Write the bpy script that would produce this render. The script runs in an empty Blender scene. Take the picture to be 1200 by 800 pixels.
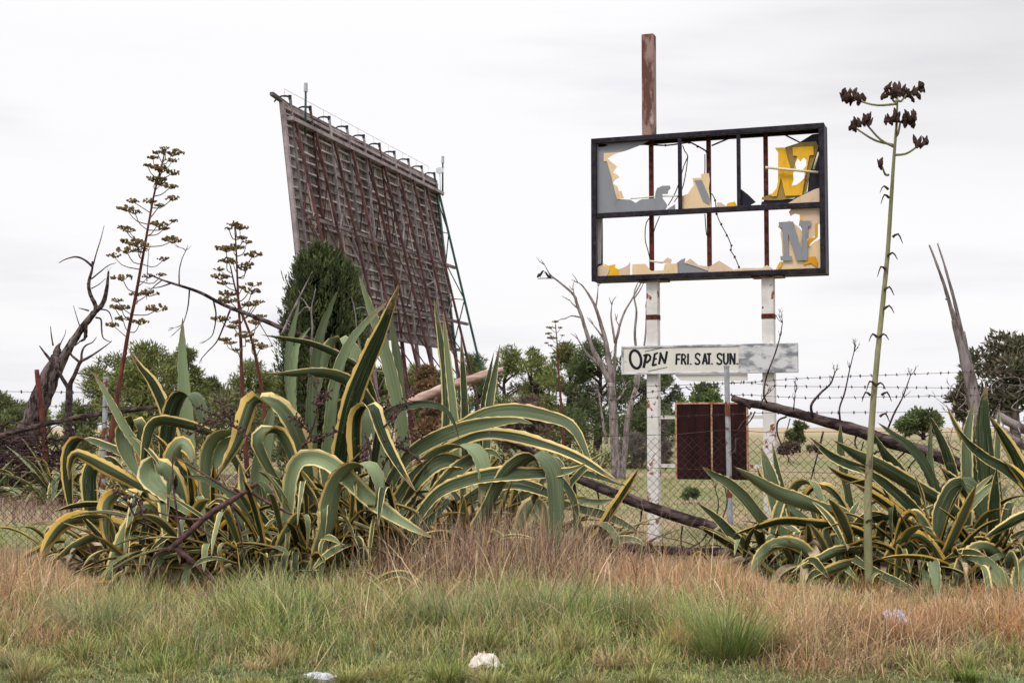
import bpy, bmesh, math, random
import numpy as np
from mathutils import Vector, Matrix
from mathutils.geometry import tessellate_polygon

random.seed(7)
RNG = np.random.default_rng(11)
SC = bpy.context.scene
COL = SC.collection

# ------------------------------------------------------------------ camera
FPX = 1667.0                       # focal length in photograph pixels (50 mm lens)
EYE = 1.6
PITCH = math.atan(100.0 / FPX)
CP, SP = math.cos(PITCH), math.sin(PITCH)


def ray(u, v):
    x = (u - 600.0) / FPX
    y = -(v - 400.0) / FPX
    return Vector((x, CP - y * SP, SP + y * CP))


def P(u, v, d):
    """world point that stands d metres away (along the ground) and shows at u, v"""
    r = ray(u, v)
    k = d / r.y
    return Vector((r.x * k, d, EYE + r.z * k))


def G(u, d, z=0.0):
    """point on the ground at distance d below picture column u"""
    p = P(u, 500, d)
    p.z = z
    return p


def PX(d):
    return d / FPX                 # metres covered by one picture pixel at distance d


cam = bpy.data.cameras.new('camera')
cam.lens = 50.0
cam.sensor_width = 36.0
cam.clip_start = 0.1
cam.clip_end = 6000
cam.dof.use_dof = True
cam.dof.focus_distance = 18.0
cam.dof.aperture_fstop = 8.0
co = bpy.data.objects.new('camera', cam)
COL.objects.link(co)
co.location = (0, 0, EYE)
co.rotation_euler = (math.pi / 2 + PITCH, 0, 0)
SC.camera = co

# ------------------------------------------------------------------ object helpers


def tag(o, label=None, cat=None, group=None, kind=None):
    if label:
        o['label'] = label
    if cat:
        o['category'] = cat
    if group:
        o['group'] = group
    if kind:
        o['kind'] = kind
    return o


def empty(name, loc=(0, 0, 0), rot=(0, 0, 0)):
    o = bpy.data.objects.new(name, None)
    o.empty_display_size = 0.2
    COL.objects.link(o)
    o.location = loc
    o.rotation_euler = rot
    return o


def thing(name, label, cat, loc=(0, 0, 0), group=None, rot=(0, 0, 0)):
    return tag(empty(name, loc, rot), label, cat, group)


def smoothstep(a, b, x):
    t = np.clip((x - a) / (b - a), 0, 1)
    return t * t * (3 - 2 * t)


def fast_mesh(name, verts, quads=None, tris=None, col=None, uv=None, smooth=False):
    """numpy arrays to a mesh; col per vertex (rgba), uv per vertex"""
    me = bpy.data.meshes.new(name)
    verts = np.asarray(verts, dtype=np.float32)
    parts, starts, totals = [], [], []
    off = 0
    for arr, k in ((quads, 4), (tris, 3)):
        if arr is None or len(arr) == 0:
            continue
        arr = np.asarray(arr, dtype=np.int32)
        parts.append(arr.ravel())
        n = len(arr)
        starts.append(off + np.arange(n, dtype=np.int32) * k)
        totals.append(np.full(n, k, dtype=np.int32))
        off += n * k
    loops = np.concatenate(parts)
    starts = np.concatenate(starts)
    me.vertices.add(len(verts))
    me.vertices.foreach_set('co', verts.ravel())
    me.loops.add(len(loops))
    me.loops.foreach_set('vertex_index', loops)
    me.polygons.add(len(starts))
    me.polygons.foreach_set('loop_start', starts)
    if smooth:
        me.polygons.foreach_set('use_smooth', np.ones(len(starts), dtype=bool))
    if col is not None:
        a = me.color_attributes.new('tint', 'FLOAT_COLOR', 'POINT')
        c = np.ones((len(verts), 4), dtype=np.float32)
        c[:, :col.shape[1]] = col
        a.data.foreach_set('color', c.ravel())
    if uv is not None:
        l = me.uv_layers.new(name='UVMap')
        l.data.foreach_set('uv', np.asarray(uv, dtype=np.float32)[loops].ravel())
    me.update(calc_edges=True)
    me.validate()
    return me


def link_mesh(name, me, mat=None, parent=None):
    o = bpy.data.objects.new(name, me)
    COL.objects.link(o)
    if mat:
        me.materials.append(mat)
    if parent:
        o.parent = parent
    return o


def crom(pts, n):
    """Catmull-Rom through 3D points, n samples evenly spread by length"""
    p = np.array([tuple(q) for q in pts], dtype=float)
    if len(p) == 2:
        t = np.linspace(0, 1, n)[:, None]
        return p[0] * (1 - t) + p[1] * t
    ext = np.vstack([2 * p[0] - p[1], p, 2 * p[-1] - p[-2]])
    out = []
    for i in range(1, len(ext) - 2):
        a, b, c, d = ext[i - 1], ext[i], ext[i + 1], ext[i + 2]
        t = np.linspace(0, 1, 13)[:-1, None]
        out.append(0.5 * (2 * b + (c - a) * t + (2 * a - 5 * b + 4 * c - d) * t ** 2 + (3 * b - a - 3 * c + d) * t ** 3))
    out = np.vstack(out + [p[-1:]])
    s = np.concatenate([[0], np.cumsum(np.linalg.norm(np.diff(out, axis=0), axis=1))])
    q = np.linspace(0, s[-1], n)
    return np.stack([np.interp(q, s, out[:, k]) for k in range(3)], axis=1)


class MB:
    """collects simple solids and becomes ONE mesh object"""

    def __init__(self):
        self.v, self.f, self.c = [], [], []

    def add(self, verts, faces, col=(1, 1, 1)):
        o = len(self.v)
        self.v += [tuple(p) for p in verts]
        self.f += [tuple(i + o for i in f) for f in faces]
        self.c += [tuple(col)] * len(verts)

    def box(self, x0, x1, y0, y1, z0, z1, M=None, col=(1, 1, 1), bev=0.0):
        if bev <= 0:
            vs = [Vector((x, y, z)) for x in (x0, x1) for y in (y0, y1) for z in (z0, z1)]
            fs = [(0, 1, 3, 2), (4, 6, 7, 5), (0, 4, 5, 1), (2, 3, 7, 6), (0, 2, 6, 4), (1, 5, 7, 3)]
        else:
            bm = bmesh.new()
            bmesh.ops.create_cube(bm, size=1.0)
            for v in bm.verts:
                v.co = Vector(((x0 + x1) / 2 + v.co.x * (x1 - x0), (y0 + y1) / 2 + v.co.y * (y1 - y0), (z0 + z1) / 2 + v.co.z * (z1 - z0)))
            bmesh.ops.bevel(bm, geom=bm.edges[:], offset=bev, segments=1, affect='EDGES')
            bm.verts.index_update()
            vs = [v.co.copy() for v in bm.verts]
            fs = [tuple(v.index for v in f.verts) for f in bm.faces]
            bm.free()
        if M is not None:
            vs = [M @ p for p in vs]
        self.add(vs, fs, col)

    def beam(self, a, b, w, h=None, up=(0, 0, 1), col=(1, 1, 1)):
        """square beam between two points"""
        a, b = Vector(a), Vector(b)
        h = h or w
        t = (b - a).normalized()
        s = t.cross(Vector(up))
        if s.length < 1e-4:
            s = t.cross(Vector((1, 0, 0)))
        s.normalize()
        n = s.cross(t)
        vs = []
        for q in (a, b):
            for i, j in ((-1, -1), (1, -1), (1, 1), (-1, 1)):
                vs.append(q + s * (i * w / 2) + n * (j * h / 2))
        self.add(vs, [(0, 1, 2, 3), (7, 6, 5, 4), (0, 4, 5, 1), (1, 5, 6, 2), (2, 6, 7, 3), (3, 7, 4, 0)], col)

    def tube(self, pts, radii, sides=7, n=None, rough=0.0, col=(1, 1, 1), smooth_path=True, seed=0):
        """tapered tube along a path, closed at both ends"""
        r = random.Random(seed + len(self.v))
        n = n or max(2, len(pts) * 3)
        path = crom(pts, n) if smooth_path else np.array([tuple(p) for p in pts], dtype=float)
        n = len(path)
        if not hasattr(radii, '__len__'):
            radii = [radii, radii]
        rad = np.interp(np.linspace(0, 1, n), np.linspace(0, 1, len(radii)), radii)
        T = np.gradient(path, axis=0)
        T /= np.linalg.norm(T, axis=1)[:, None] + 1e-9
        ref = Vector((0.31, 0.87, 0.38))
        if abs(Vector(T[0]).dot(ref)) > 0.9:
            ref = Vector((1, 0, 0))
        vs, fs = [], []
        N = None
        lump = [1 + rough * r.uniform(-1, 1) for _ in range(sides)]
        for i in range(n):
            t = Vector(T[i])
            N = (N if N is not None else ref)
            N = (N - t * N.dot(t)).normalized()
            B = t.cross(N)
            for k in range(sides):
                a = 2 * math.pi * k / sides
                rr = rad[i] * lump[k] * (1 + rough * 0.6 * r.uniform(-1, 1))
                vs.append(Vector(path[i]) + N * (math.cos(a) * rr) + B * (math.sin(a) * rr))
        for i in range(n - 1):
            for k in range(sides):
                k2 = (k + 1) % sides
                fs.append((i * sides + k, i * sides + k2, (i + 1) * sides + k2, (i + 1) * sides + k))
        fs.append(tuple(range(sides - 1, -1, -1)))
        fs.append(tuple((n - 1) * sides + k for k in range(sides)))
        self.add(vs, fs, col)

    def blob(self, c, rx, ry=None, rz=None, col=(1, 1, 1), seg=6, rings=4, rough=0.0, rnd=random):
        ry = ry or rx
        rz = rz or rx
        vs = [Vector(c) + Vector((0, 0, rz))]
        fs = []
        for i in range(1, rings):
            th = math.pi * i / rings
            for k in range(seg):
                a = 2 * math.pi * k / seg
                q = 1 + rough * rnd.uniform(-1, 1)
                vs.append(Vector(c) + Vector((rx * q * math.sin(th) * math.cos(a), ry * q * math.sin(th) * math.sin(a), rz * q * math.cos(th))))
        vs.append(Vector(c) - Vector((0, 0, rz)))
        for k in range(seg):
            fs.append((0, 1 + k, 1 + (k + 1) % seg))
        for i in range(rings - 2):
            for k in range(seg):
                a, b = 1 + i * seg + k, 1 + i * seg + (k + 1) % seg
                fs.append((a, a + seg, b + seg, b))
        L = len(vs) - 1
        base = 1 + (rings - 2) * seg
        for k in range(seg):
            fs.append((base + k, L, base + (k + 1) % seg))
        self.add(vs, fs, col)

    def prism(self, poly, y0, y1, holes=(), col=(1, 1, 1), M=None):
        """polygon in the local x-z plane given thickness from y0 to y1"""
        loops = [list(poly)] + [list(h) for h in holes]
        flat = [p for l in loops for p in l]
        tris = tessellate_polygon([[Vector((p[0], p[1], 0)) for p in l] for l in loops])
        n = len(flat)
        vs = [Vector((p[0], y0, p[1])) for p in flat] + [Vector((p[0], y1, p[1])) for p in flat]
        fs = []
        for t in tris:
            fs.append(tuple(t))
            fs.append(tuple(i + n for i in reversed(t)))
        s = 0
        for l in loops:
            m = len(l)
            for i in range(m):
                a, b = s + i, s + (i + 1) % m
                fs.append((a, b, b + n, a + n))
            s += m
        if M is not None:
            vs = [M @ p for p in vs]
        self.add(vs, fs, col)

    def build(self, name, mat, parent=None, smooth=False, fix=False):
        me = bpy.data.meshes.new(name)
        inv = None
        vs = self.v
        me.from_pydata([tuple(p) for p in vs], [], self.f)
        a = me.color_attributes.new('tint', 'FLOAT_COLOR', 'POINT')
        c = np.ones((len(vs), 4), dtype=np.float32)
        c[:, :3] = np.array(self.c, dtype=np.float32)
        a.data.foreach_set('color', c.ravel())
        if fix:
            bm = bmesh.new()
            bm.from_mesh(me)
            bmesh.ops.recalc_face_normals(bm, faces=bm.faces[:])
            bm.to_mesh(me)
            bm.free()
        if smooth:
            me.polygons.foreach_set('use_smooth', np.ones(len(me.polygons), dtype=bool))
        me.update()
        return link_mesh(name, me, mat, parent)


# ------------------------------------------------------------------ materials


def new_mat(name):
    m = bpy.data.materials.new(name)
    m.use_nodes = True
    nt = m.node_tree
    nt.nodes.clear()
    out = nt.nodes.new('ShaderNodeOutputMaterial')
    b = nt.nodes.new('ShaderNodeBsdfPrincipled')
    nt.links.new(b.outputs[0], out.inputs[0])
    return m, nt, b


def N(nt, t, **kw):
    n = nt.nodes.new(t)
    for k, v in kw.items():
        setattr(n, k, v)
    return n


def mathn(nt, op, a, b=None, clamp=False):
    n = nt.nodes.new('ShaderNodeMath')
    n.operation = op
    n.use_clamp = clamp
    for i, x in enumerate((a, b)):
        if x is None:
            continue
        if hasattr(x, 'type'):
            nt.links.new(x, n.inputs[i])
        else:
            n.inputs[i].default_value = x
    return n.outputs[0]


def mixc(nt, fac, a, b, blend='MIX'):
    n = nt.nodes.new('ShaderNodeMix')
    n.data_type = 'RGBA'
    n.blend_type = blend
    for idx, x in ((0, fac), (6, a), (7, b)):
        if hasattr(x, 'type'):
            nt.links.new(x, n.inputs[idx])
        elif idx == 0:
            n.inputs[0].default_value = x
        else:
            n.inputs[idx].default_value = (x[0], x[1], x[2], 1)
    return n.outputs[2]


def noise(nt, scale, detail=4, rough=0.55, vec=None, coord='Object', stretch=None):
    n = nt.nodes.new('ShaderNodeTexNoise')
    n.inputs['Scale'].default_value = scale
    n.inputs['Detail'].default_value = detail
    n.inputs['Roughness'].default_value = rough
    if vec is None:
        vec = nt.nodes.new('ShaderNodeTexCoord').outputs[coord]
    if stretch:
        mp = nt.nodes.new('ShaderNodeMapping')
        mp.inputs['Scale'].default_value = stretch
        nt.links.new(vec, mp.inputs[0])
        vec = mp.outputs[0]
    nt.links.new(vec, n.inputs['Vector'])
    return n.outputs['Fac']


def ramp(nt, fac, a, b):
    n = nt.nodes.new('ShaderNodeMapRange')
    n.interpolation_type = 'SMOOTHSTEP'
    n.inputs['From Min'].default_value = a
    n.inputs['From Max'].default_value = b
    nt.links.new(fac, n.inputs['Value'])
    return n.outputs[0]


def bump(nt, b, h, strength=0.4, dist=0.01):
    n = nt.nodes.new('ShaderNodeBump')
    n.inputs['Strength'].default_value = strength
    n.inputs['Distance'].default_value = dist
    nt.links.new(h, n.inputs['Height'])
    nt.links.new(n.outputs[0], b.inputs['Normal'])


def mat_two(name, a, b, scale, rough=0.75, lo=0.35, hi=0.65, stretch=None, bmp=0.3, bd=0.01, tint=False, spec=0.12, c=None, cs=None, clo=0.6, chi=0.68):
    """two colours mixed by noise, an optional third in patches, optional per-vertex tint"""
    m, nt, bs = new_mat(name)
    f = noise(nt, scale, 6, 0.6, stretch=stretch)
    colr = mixc(nt, ramp(nt, f, lo, hi), a, b)
    if c:
        g = noise(nt, cs, 5, 0.65, stretch=stretch)
        colr = mixc(nt, ramp(nt, g, clo, chi), colr, c)
    if tint:
        at = N(nt, 'ShaderNodeAttribute', attribute_name='tint')
        colr = mixc(nt, 1.0, colr, at.outputs['Color'], 'MULTIPLY')
    nt.links.new(colr, bs.inputs['Base Color'])
    bs.inputs['Roughness'].default_value = rough
    bs.inputs['Specular IOR Level'].default_value = spec
    if bmp:
        bump(nt, bs, f, bmp, bd)
    return m


def mat_tint(name, rough=0.8, var=0.25, scale=3.0, transl=0.0, spec=0.2):
    """base colour straight from the object's own per-vertex tint"""
    m, nt, bs = new_mat(name)
    at = N(nt, 'ShaderNodeAttribute', attribute_name='tint')
    f = noise(nt, scale, 3)
    k = mathn(nt, 'ADD', mathn(nt, 'MULTIPLY', f, var * 2), 1 - var)
    cc = N(nt, 'ShaderNodeCombineColor')
    for i in range(3):
        nt.links.new(k, cc.inputs[i])
    colr = mixc(nt, 1.0, at.outputs['Color'], cc.outputs[0], 'MULTIPLY')
    nt.links.new(colr, bs.inputs['Base Color'])
    bs.inputs['Roughness'].default_value = rough
    bs.inputs['Specular IOR Level'].default_value = spec
    if transl:
        tr = N(nt, 'ShaderNodeBsdfTranslucent')
        nt.links.new(colr, tr.inputs[0])
        mx = N(nt, 'ShaderNodeMixShader')
        mx.inputs[0].default_value = transl
        nt.links.new(bs.outputs[0], mx.inputs[1])
        nt.links.new(tr.outputs[0], mx.inputs[2])
        nt.links.new(mx.outputs[0], nt.nodes['Material Output'].inputs[0])
    return m


M = {}
M['bark_grey'] = mat_two('weathered grey bark', (0.115, 0.092, 0.088), (0.30, 0.26, 0.25), 11, 0.9, stretch=(1, 1, 0.25), bmp=0.8, bd=0.04, tint=True)
M['bark_torn'] = mat_two('torn brown grey bark', (0.025, 0.017, 0.018), (0.15, 0.115, 0.11), 6.0, 0.95, stretch=(1.4, 1.4, 0.35), bmp=1.0, bd=0.12, tint=True, lo=0.42, hi=0.58, c=(0.24, 0.20, 0.19), cs=5.0, clo=0.58, chi=0.68)
M['bark_dark'] = mat_two('dark dead wood', (0.022, 0.014, 0.015), (0.105, 0.075, 0.07), 11, 0.92, lo=0.4, hi=0.62, stretch=(0.45, 1, 1), bmp=0.8, bd=0.03, tint=True)
M['stalk_red'] = mat_two('dry red brown stalk', (0.075, 0.022, 0.018), (0.155, 0.05, 0.035), 12, 0.8, stretch=(1, 1, 0.3), bmp=0.5, c=(0.34, 0.25, 0.2), cs=20, clo=0.66, chi=0.7, tint=True)
M['stalk_green'] = mat_two('green grey stalk', (0.175, 0.18, 0.085), (0.29, 0.285, 0.155), 6, 0.6, stretch=(1, 1, 0.4), bmp=0.4, c=(0.13, 0.085, 0.06), cs=12, clo=0.54, chi=0.68)
M['seed'] = mat_two('dry brown seed heads', (0.095, 0.07, 0.032), (0.20, 0.155, 0.075), 16, 0.9, bmp=0.5, tint=True)
M['pod'] = mat_two('dark seed pods', (0.022, 0.014, 0.012), (0.075, 0.04, 0.03), 30, 0.8, bmp=0.4)
M['twig'] = mat_two('dark twigs', (0.05, 0.028, 0.03), (0.13, 0.075, 0.07), 15, 0.85, bmp=0.4, tint=True)
M['wood_pink'] = mat_two('peeled pinkish wood', (0.26, 0.16, 0.13), (0.50, 0.37, 0.31), 12, 0.8, stretch=(0.4, 1, 1), bmp=0.5, c=(0.12, 0.06, 0.05), cs=6)
M['galv'] = mat_two('galvanised pipe with rust', (0.27, 0.28, 0.30), (0.38, 0.39, 0.41), 14, 0.55, bmp=0.1, c=(0.16, 0.06, 0.03), cs=4.0, clo=0.54, chi=0.6)
M['wire'] = mat_two('rusty wire', (0.045, 0.032, 0.03), (0.085, 0.06, 0.052), 5, 0.7, bmp=0)
M['post_white'] = mat_two('white paint with rust', (0.60, 0.57, 0.55), (0.72, 0.70, 0.69), 5, 0.6, bmp=0.15, c=(0.24, 0.085, 0.04), cs=5.0, clo=0.585, chi=0.625)
M['pole_rust'] = mat_two('weathered brown paint over rust', (0.12, 0.055, 0.04), (0.30, 0.20, 0.17), 6, 0.75, lo=0.42, hi=0.57, stretch=(1, 1, 0.35), bmp=0.3, c=(0.46, 0.37, 0.33), cs=4.5, clo=0.58, chi=0.70)
M['frame_dark'] = mat_two('dark painted steel', (0.012, 0.010, 0.016), (0.03, 0.026, 0.036), 9, 0.5, bmp=0.15, c=(0.10, 0.055, 0.05), cs=14, clo=0.62, chi=0.72)
M['rust_bar'] = mat_two('rusted bar', (0.04, 0.013, 0.012), (0.13, 0.035, 0.022), 14, 0.85, bmp=0.3)
M['rust_sheet'] = mat_two('dark rusted sheet', (0.012, 0.0035, 0.004), (0.028, 0.008, 0.008), 5, 0.65, stretch=(3, 1, 0.3), bmp=0.15, c=(0.075, 0.03, 0.035), cs=14, clo=0.66, chi=0.85)
M['rust_orange'] = mat_two('orange rust edge', (0.30, 0.11, 0.05), (0.55, 0.36, 0.26), 11, 0.8, bmp=0.2)
M['sh_grey'] = mat_two('grey acrylic', (0.235, 0.245, 0.27), (0.26, 0.27, 0.295), 3, 0.45, bmp=0, c=(0.17, 0.17, 0.18), cs=7, clo=0.52, chi=0.78, stretch=(1.6, 1, 0.5))
M['sh_cream'] = mat_two('cream acrylic', (0.70, 0.52, 0.31), (0.74, 0.57, 0.36), 3, 0.45, bmp=0, c=(0.52, 0.36, 0.20), cs=7, clo=0.52, chi=0.78, stretch=(1.6, 1, 0.5))
M['sh_tan'] = mat_two('tan acrylic', (0.62, 0.47, 0.33), (0.66, 0.50, 0.36), 3, 0.45, bmp=0, c=(0.46, 0.34, 0.23), cs=7, clo=0.52, chi=0.78, stretch=(1.6, 1, 0.5))
M['sh_yellow'] = mat_two('yellow acrylic', (0.72, 0.40, 0.025), (0.80, 0.46, 0.03), 4, 0.4, bmp=0, c=(0.55, 0.29, 0.02), cs=7, clo=0.52, chi=0.78, stretch=(1.6, 1, 0.5))
M['sh_orange'] = mat_two('orange acrylic', (0.62, 0.27, 0.012), (0.70, 0.33, 0.02), 4, 0.4, bmp=0)
M['sh_yellow_shaded'] = mat_two('yellow acrylic with painted shade', (0.27, 0.18, 0.06), (0.33, 0.22, 0.075), 4, 0.5, bmp=0, c=(0.19, 0.12, 0.04), cs=7, clo=0.52, chi=0.78, stretch=(1.6, 1, 0.5))  # yellow acrylic in shadow, the shade put into its colour
M['sh_dark'] = mat_two('black acrylic', (0.018, 0.018, 0.026), (0.035, 0.033, 0.045), 4, 0.4, bmp=0)
M['tube'] = mat_two('dead fluorescent tube', (0.62, 0.56, 0.40), (0.70, 0.64, 0.47), 6, 0.35, bmp=0)
M['board'] = mat_two('off white sign paint', (0.62, 0.60, 0.55), (0.68, 0.66, 0.61), 4, 0.6, bmp=0.05, c=(0.42, 0.38, 0.34), cs=10, clo=0.64, chi=0.78)
M['board_grey'] = mat_two('peeling grey patch', (0.20, 0.21, 0.23), (0.58, 0.58, 0.60), 6, 0.7, lo=0.38, hi=0.56, stretch=(0.7, 1, 1.3), bmp=0.2)
M['ink'] = mat_two('black sign paint', (0.012, 0.012, 0.014), (0.02, 0.02, 0.022), 5, 0.5, bmp=0)
M['cladding'] = mat_two('weathered boards', (0.15, 0.13, 0.12), (0.30, 0.265, 0.245), 1.3, 0.9, stretch=(1, 1, 0.2), bmp=0.2, tint=True)
M['steel_red'] = mat_two('red brown steel', (0.055, 0.027, 0.026), (0.12, 0.06, 0.054), 2, 0.75, bmp=0.1, tint=True)
M['steel_grey'] = mat_two('grey timber', (0.19, 0.165, 0.17), (0.33, 0.29, 0.29), 1.5, 0.85, bmp=0.1, tint=True)
M['steel_fringe'] = mat_two('dark steel with painted green fringe', (0.025, 0.06, 0.052), (0.05, 0.10, 0.09), 2, 0.6, bmp=0.1)  # dark steel; the green lens fringe against the sky is put into its colour
M['antenna'] = mat_two('grey antenna plastic', (0.36, 0.38, 0.39), (0.48, 0.50, 0.50), 3, 0.5, bmp=0)
M['foliage'] = mat_tint('foliage', 0.6, 0.35, 2.0, transl=0.22)
M['grass'] = mat_tint('grass blades', 0.75, 0.2, 2.0, transl=0.25)
M['dead_leaf'] = mat_two('dead grey brown leaf', (0.17, 0.115, 0.075), (0.48, 0.39, 0.26), 6, 0.9, bmp=0.4)
M['bag'] = mat_two('dirty white plastic', (0.42, 0.35, 0.29), (0.68, 0.62, 0.56), 25, 0.5, bmp=0.3)
M['foil'] = mat_two('crumpled clear wrapper', (0.26, 0.27, 0.33), (0.60, 0.60, 0.66), 60, 0.25, bmp=0.6, spec=0.6)
M['bird'] = mat_two('dark feathers', (0.02, 0.02, 0.022), (0.05, 0.048, 0.05), 40, 0.7, bmp=0)


def agave_material():
    m, nt, bs = new_mat('variegated agave leaf')
    uv = N(nt, 'ShaderNodeUVMap', uv_map='UVMap')
    sx = N(nt, 'ShaderNodeSeparateXYZ')
    nt.links.new(uv.outputs[0], sx.inputs[0])
    at = N(nt, 'ShaderNodeAttribute', attribute_name='tint')
    sc = N(nt, 'ShaderNodeSeparateColor')
    nt.links.new(at.outputs['Color'], sc.inputs[0])
    R, Gc, B = sc.outputs[0], sc.outputs[1], sc.outputs[2]
    # coordinates that run along each leaf, shifted per leaf
    cv = N(nt, 'ShaderNodeCombineXYZ')
    nt.links.new(sx.outputs[0], cv.inputs[0])
    nt.links.new(sx.outputs[1], cv.inputs[1])
    nt.links.new(mathn(nt, 'MULTIPLY', B, 37.0), cv.inputs[2])
    streak = noise(nt, 1.0, 4, 0.6, vec=cv.outputs[0], stretch=(16, 1.2, 1))
    fine = noise(nt, 1.0, 3, 0.6, vec=cv.outputs[0], stretch=(45, 4, 1))
    wob = noise(nt, 1.0, 2, 0.5, vec=cv.outputs[0], stretch=(1, 5, 1))
    blot = noise(nt, 13.0, 5, 0.65)
    d = mathn(nt, 'ABSOLUTE', mathn(nt, 'SUBTRACT', mathn(nt, 'MULTIPLY', sx.outputs[0], 2.0), 1.0))
    dd = mathn(nt, 'ADD', d, mathn(nt, 'MULTIPLY', mathn(nt, 'SUBTRACT', wob, 0.5), 0.22))
    dd = mathn(nt, 'ADD', dd, mathn(nt, 'MULTIPLY', mathn(nt, 'SUBTRACT', streak, 0.5), 0.16))
    UP = at.outputs['Alpha']                                            # 1 on the inner face of a leaf, 0 on its back
    thr = mathn(nt, 'ADD', mathn(nt, 'MULTIPLY', R, 0.30), mathn(nt, 'SUBTRACT', mathn(nt, 'ADD', mathn(nt, 'MULTIPLY', UP, 0.12), 0.57), mathn(nt, 'MULTIPLY', mathn(nt, 'GREATER_THAN', B, 0.72), 0.20)))
    edge = mathn(nt, 'MULTIPLY', mathn(nt, 'SUBTRACT', dd, thr), 14.0, clamp=True)
    deep = (0.013, 0.026, 0.008)
    wax = (0.205, 0.26, 0.135)
    gf = mathn(nt, 'ADD', mathn(nt, 'MULTIPLY', mathn(nt, 'SUBTRACT', streak, 0.3), 0.8), mathn(nt, 'ADD', mathn(nt, 'MULTIPLY', Gc, 0.95), mathn(nt, 'SUBTRACT', mathn(nt, 'MULTIPLY', UP, 0.17), 0.33)), clamp=True)
    green = mixc(nt, gf, deep, wax)
    green = mixc(nt, mathn(nt, 'MULTIPLY', ramp(nt, fine, 0.56, 0.70), 0.5), green, (0.33, 0.36, 0.20))
    gold = mixc(nt, mathn(nt, 'ADD', mathn(nt, 'MULTIPLY', R, 0.6), mathn(nt, 'MULTIPLY', UP, 0.4), clamp=True), (0.60, 0.37, 0.05), (0.62, 0.55, 0.29))
    gold = mixc(nt, mathn(nt, 'MULTIPLY', ramp(nt, streak, 0.5, 0.7), 0.4), gold, (0.72, 0.58, 0.30))
    colr = mixc(nt, edge, green, gold)
    # corky brown scars, brown tooth line, dark spine at the tip
    scar = mathn(nt, 'MULTIPLY', ramp(nt, blot, 0.63, 0.70), 0.8)
    colr = mixc(nt, scar, colr, (0.13, 0.09, 0.055))
    tooth = mathn(nt, 'MULTIPLY', ramp(nt, d, 0.955, 0.985), mathn(nt, 'GREATER_THAN', wob, 0.5))
    colr = mixc(nt, tooth, colr, (0.16, 0.085, 0.04))
    dry = mathn(nt, 'MULTIPLY', ramp(nt, mathn(nt, 'ADD', sx.outputs[1], mathn(nt, 'MULTIPLY', mathn(nt, 'SUBTRACT', blot, 0.5), 0.3)), 0.88, 0.97), mathn(nt, 'GREATER_THAN', B, 0.55))
    colr = mixc(nt, mathn(nt, 'MULTIPLY', dry, 0.85), colr, (0.24, 0.165, 0.09))
    colr = mixc(nt, ramp(nt, sx.outputs[1], 0.972, 0.985), colr, (0.05, 0.03, 0.022))
    nt.links.new(colr, bs.inputs['Base Color'])
    bs.inputs['Roughness'].default_value = 0.52
    bs.inputs['Specular IOR Level'].default_value = 0.16
    bump(nt, bs, mathn(nt, 'ADD', streak, mathn(nt, 'MULTIPLY', blot, 0.5)), 0.25, 0.008)
    return m


M['agave'] = agave_material()
# ------------------------------------------------------------------ world, sun
SUN_EL, SUN_AZ = math.radians(58), math.radians(215)      # behind the camera, slightly left
w = bpy.data.worlds.new('World')
SC.world = w
w.use_nodes = True
nt = w.node_tree
nt.nodes.clear()
wo = N(nt, 'ShaderNodeOutputWorld')
bg = N(nt, 'ShaderNodeBackground')
bg.inputs['Strength'].default_value = 0.1
sky = N(nt, 'ShaderNodeTexSky', sky_type='NISHITA')
sky.sun_disc = False
sky.sun_elevation = SUN_EL
sky.sun_rotation = SUN_AZ
sky.air_density = 1.0
sky.dust_density = 2.0
tc = N(nt, 'ShaderNodeTexCoord')
c1 = noise(nt, 1.6, 4, 0.5, vec=tc.outputs['Generated'], stretch=(1.0, 1.0, 3.6))
c2 = noise(nt, 5.0, 4, 0.5, vec=tc.outputs['Generated'], stretch=(0.8, 0.8, 6.0))
cf = ramp(nt, mathn(nt, 'ADD', mathn(nt, 'MULTIPLY', c1, 0.65), mathn(nt, 'MULTIPLY', c2, 0.35)), 0.36, 0.58)
cloud = mixc(nt, cf, (6.9, 6.9, 7.4), (9.15, 9.0, 9.1))
# an overcast sky is brighter overhead than near the horizon
zs = N(nt, 'ShaderNodeSeparateXYZ')
nt.links.new(tc.outputs['Generated'], zs.inputs[0])
# a slightly darker bank of cloud high on the right
bank = mathn(nt, 'MULTIPLY', ramp(nt, zs.outputs[0], 0.05, 0.40), mathn(nt, 'MULTIPLY', ramp(nt, zs.outputs[2], 0.12, 0.28), mathn(nt, 'SUBTRACT', 1.0, ramp(nt, zs.outputs[2], 0.35, 0.5))))
zen = mathn(nt, 'SUBTRACT', mathn(nt, 'ADD', mathn(nt, 'MULTIPLY', ramp(nt, zs.outputs[2], 0.24, 0.85), 1.0), 1.0), mathn(nt, 'MULTIPLY', bank, 0.22))
zc_ = N(nt, 'ShaderNodeCombineColor')
for i_ in range(3):
    nt.links.new(zen, zc_.inputs[i_])
cloud = mixc(nt, 1.0, cloud, zc_.outputs[0], 'MULTIPLY')
nt.links.new(mixc(nt, 0.95, sky.outputs[0], cloud), bg.inputs['Color'])
nt.links.new(bg.outputs[0], wo.inputs[0])
sun = bpy.data.lights.new('sun', 'SUN')
sun.energy = 1.7
sun.angle = math.radians(14)
sun.color = (1.0, 0.95, 0.88)
so = bpy.data.objects.new('sun', sun)
COL.objects.link(so)
so.location = (-10, -20, 40)
sd = Vector((math.sin(SUN_AZ) * math.cos(SUN_EL), math.cos(SUN_AZ) * math.cos(SUN_EL), math.sin(SUN_EL)))
so.rotation_euler = sd.to_track_quat('Z', 'Y').to_euler()
SC.view_settings.view_transform = 'Standard'
SC.view_settings.look = 'None'
SC.view_settings.exposure = 0.16
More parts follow.
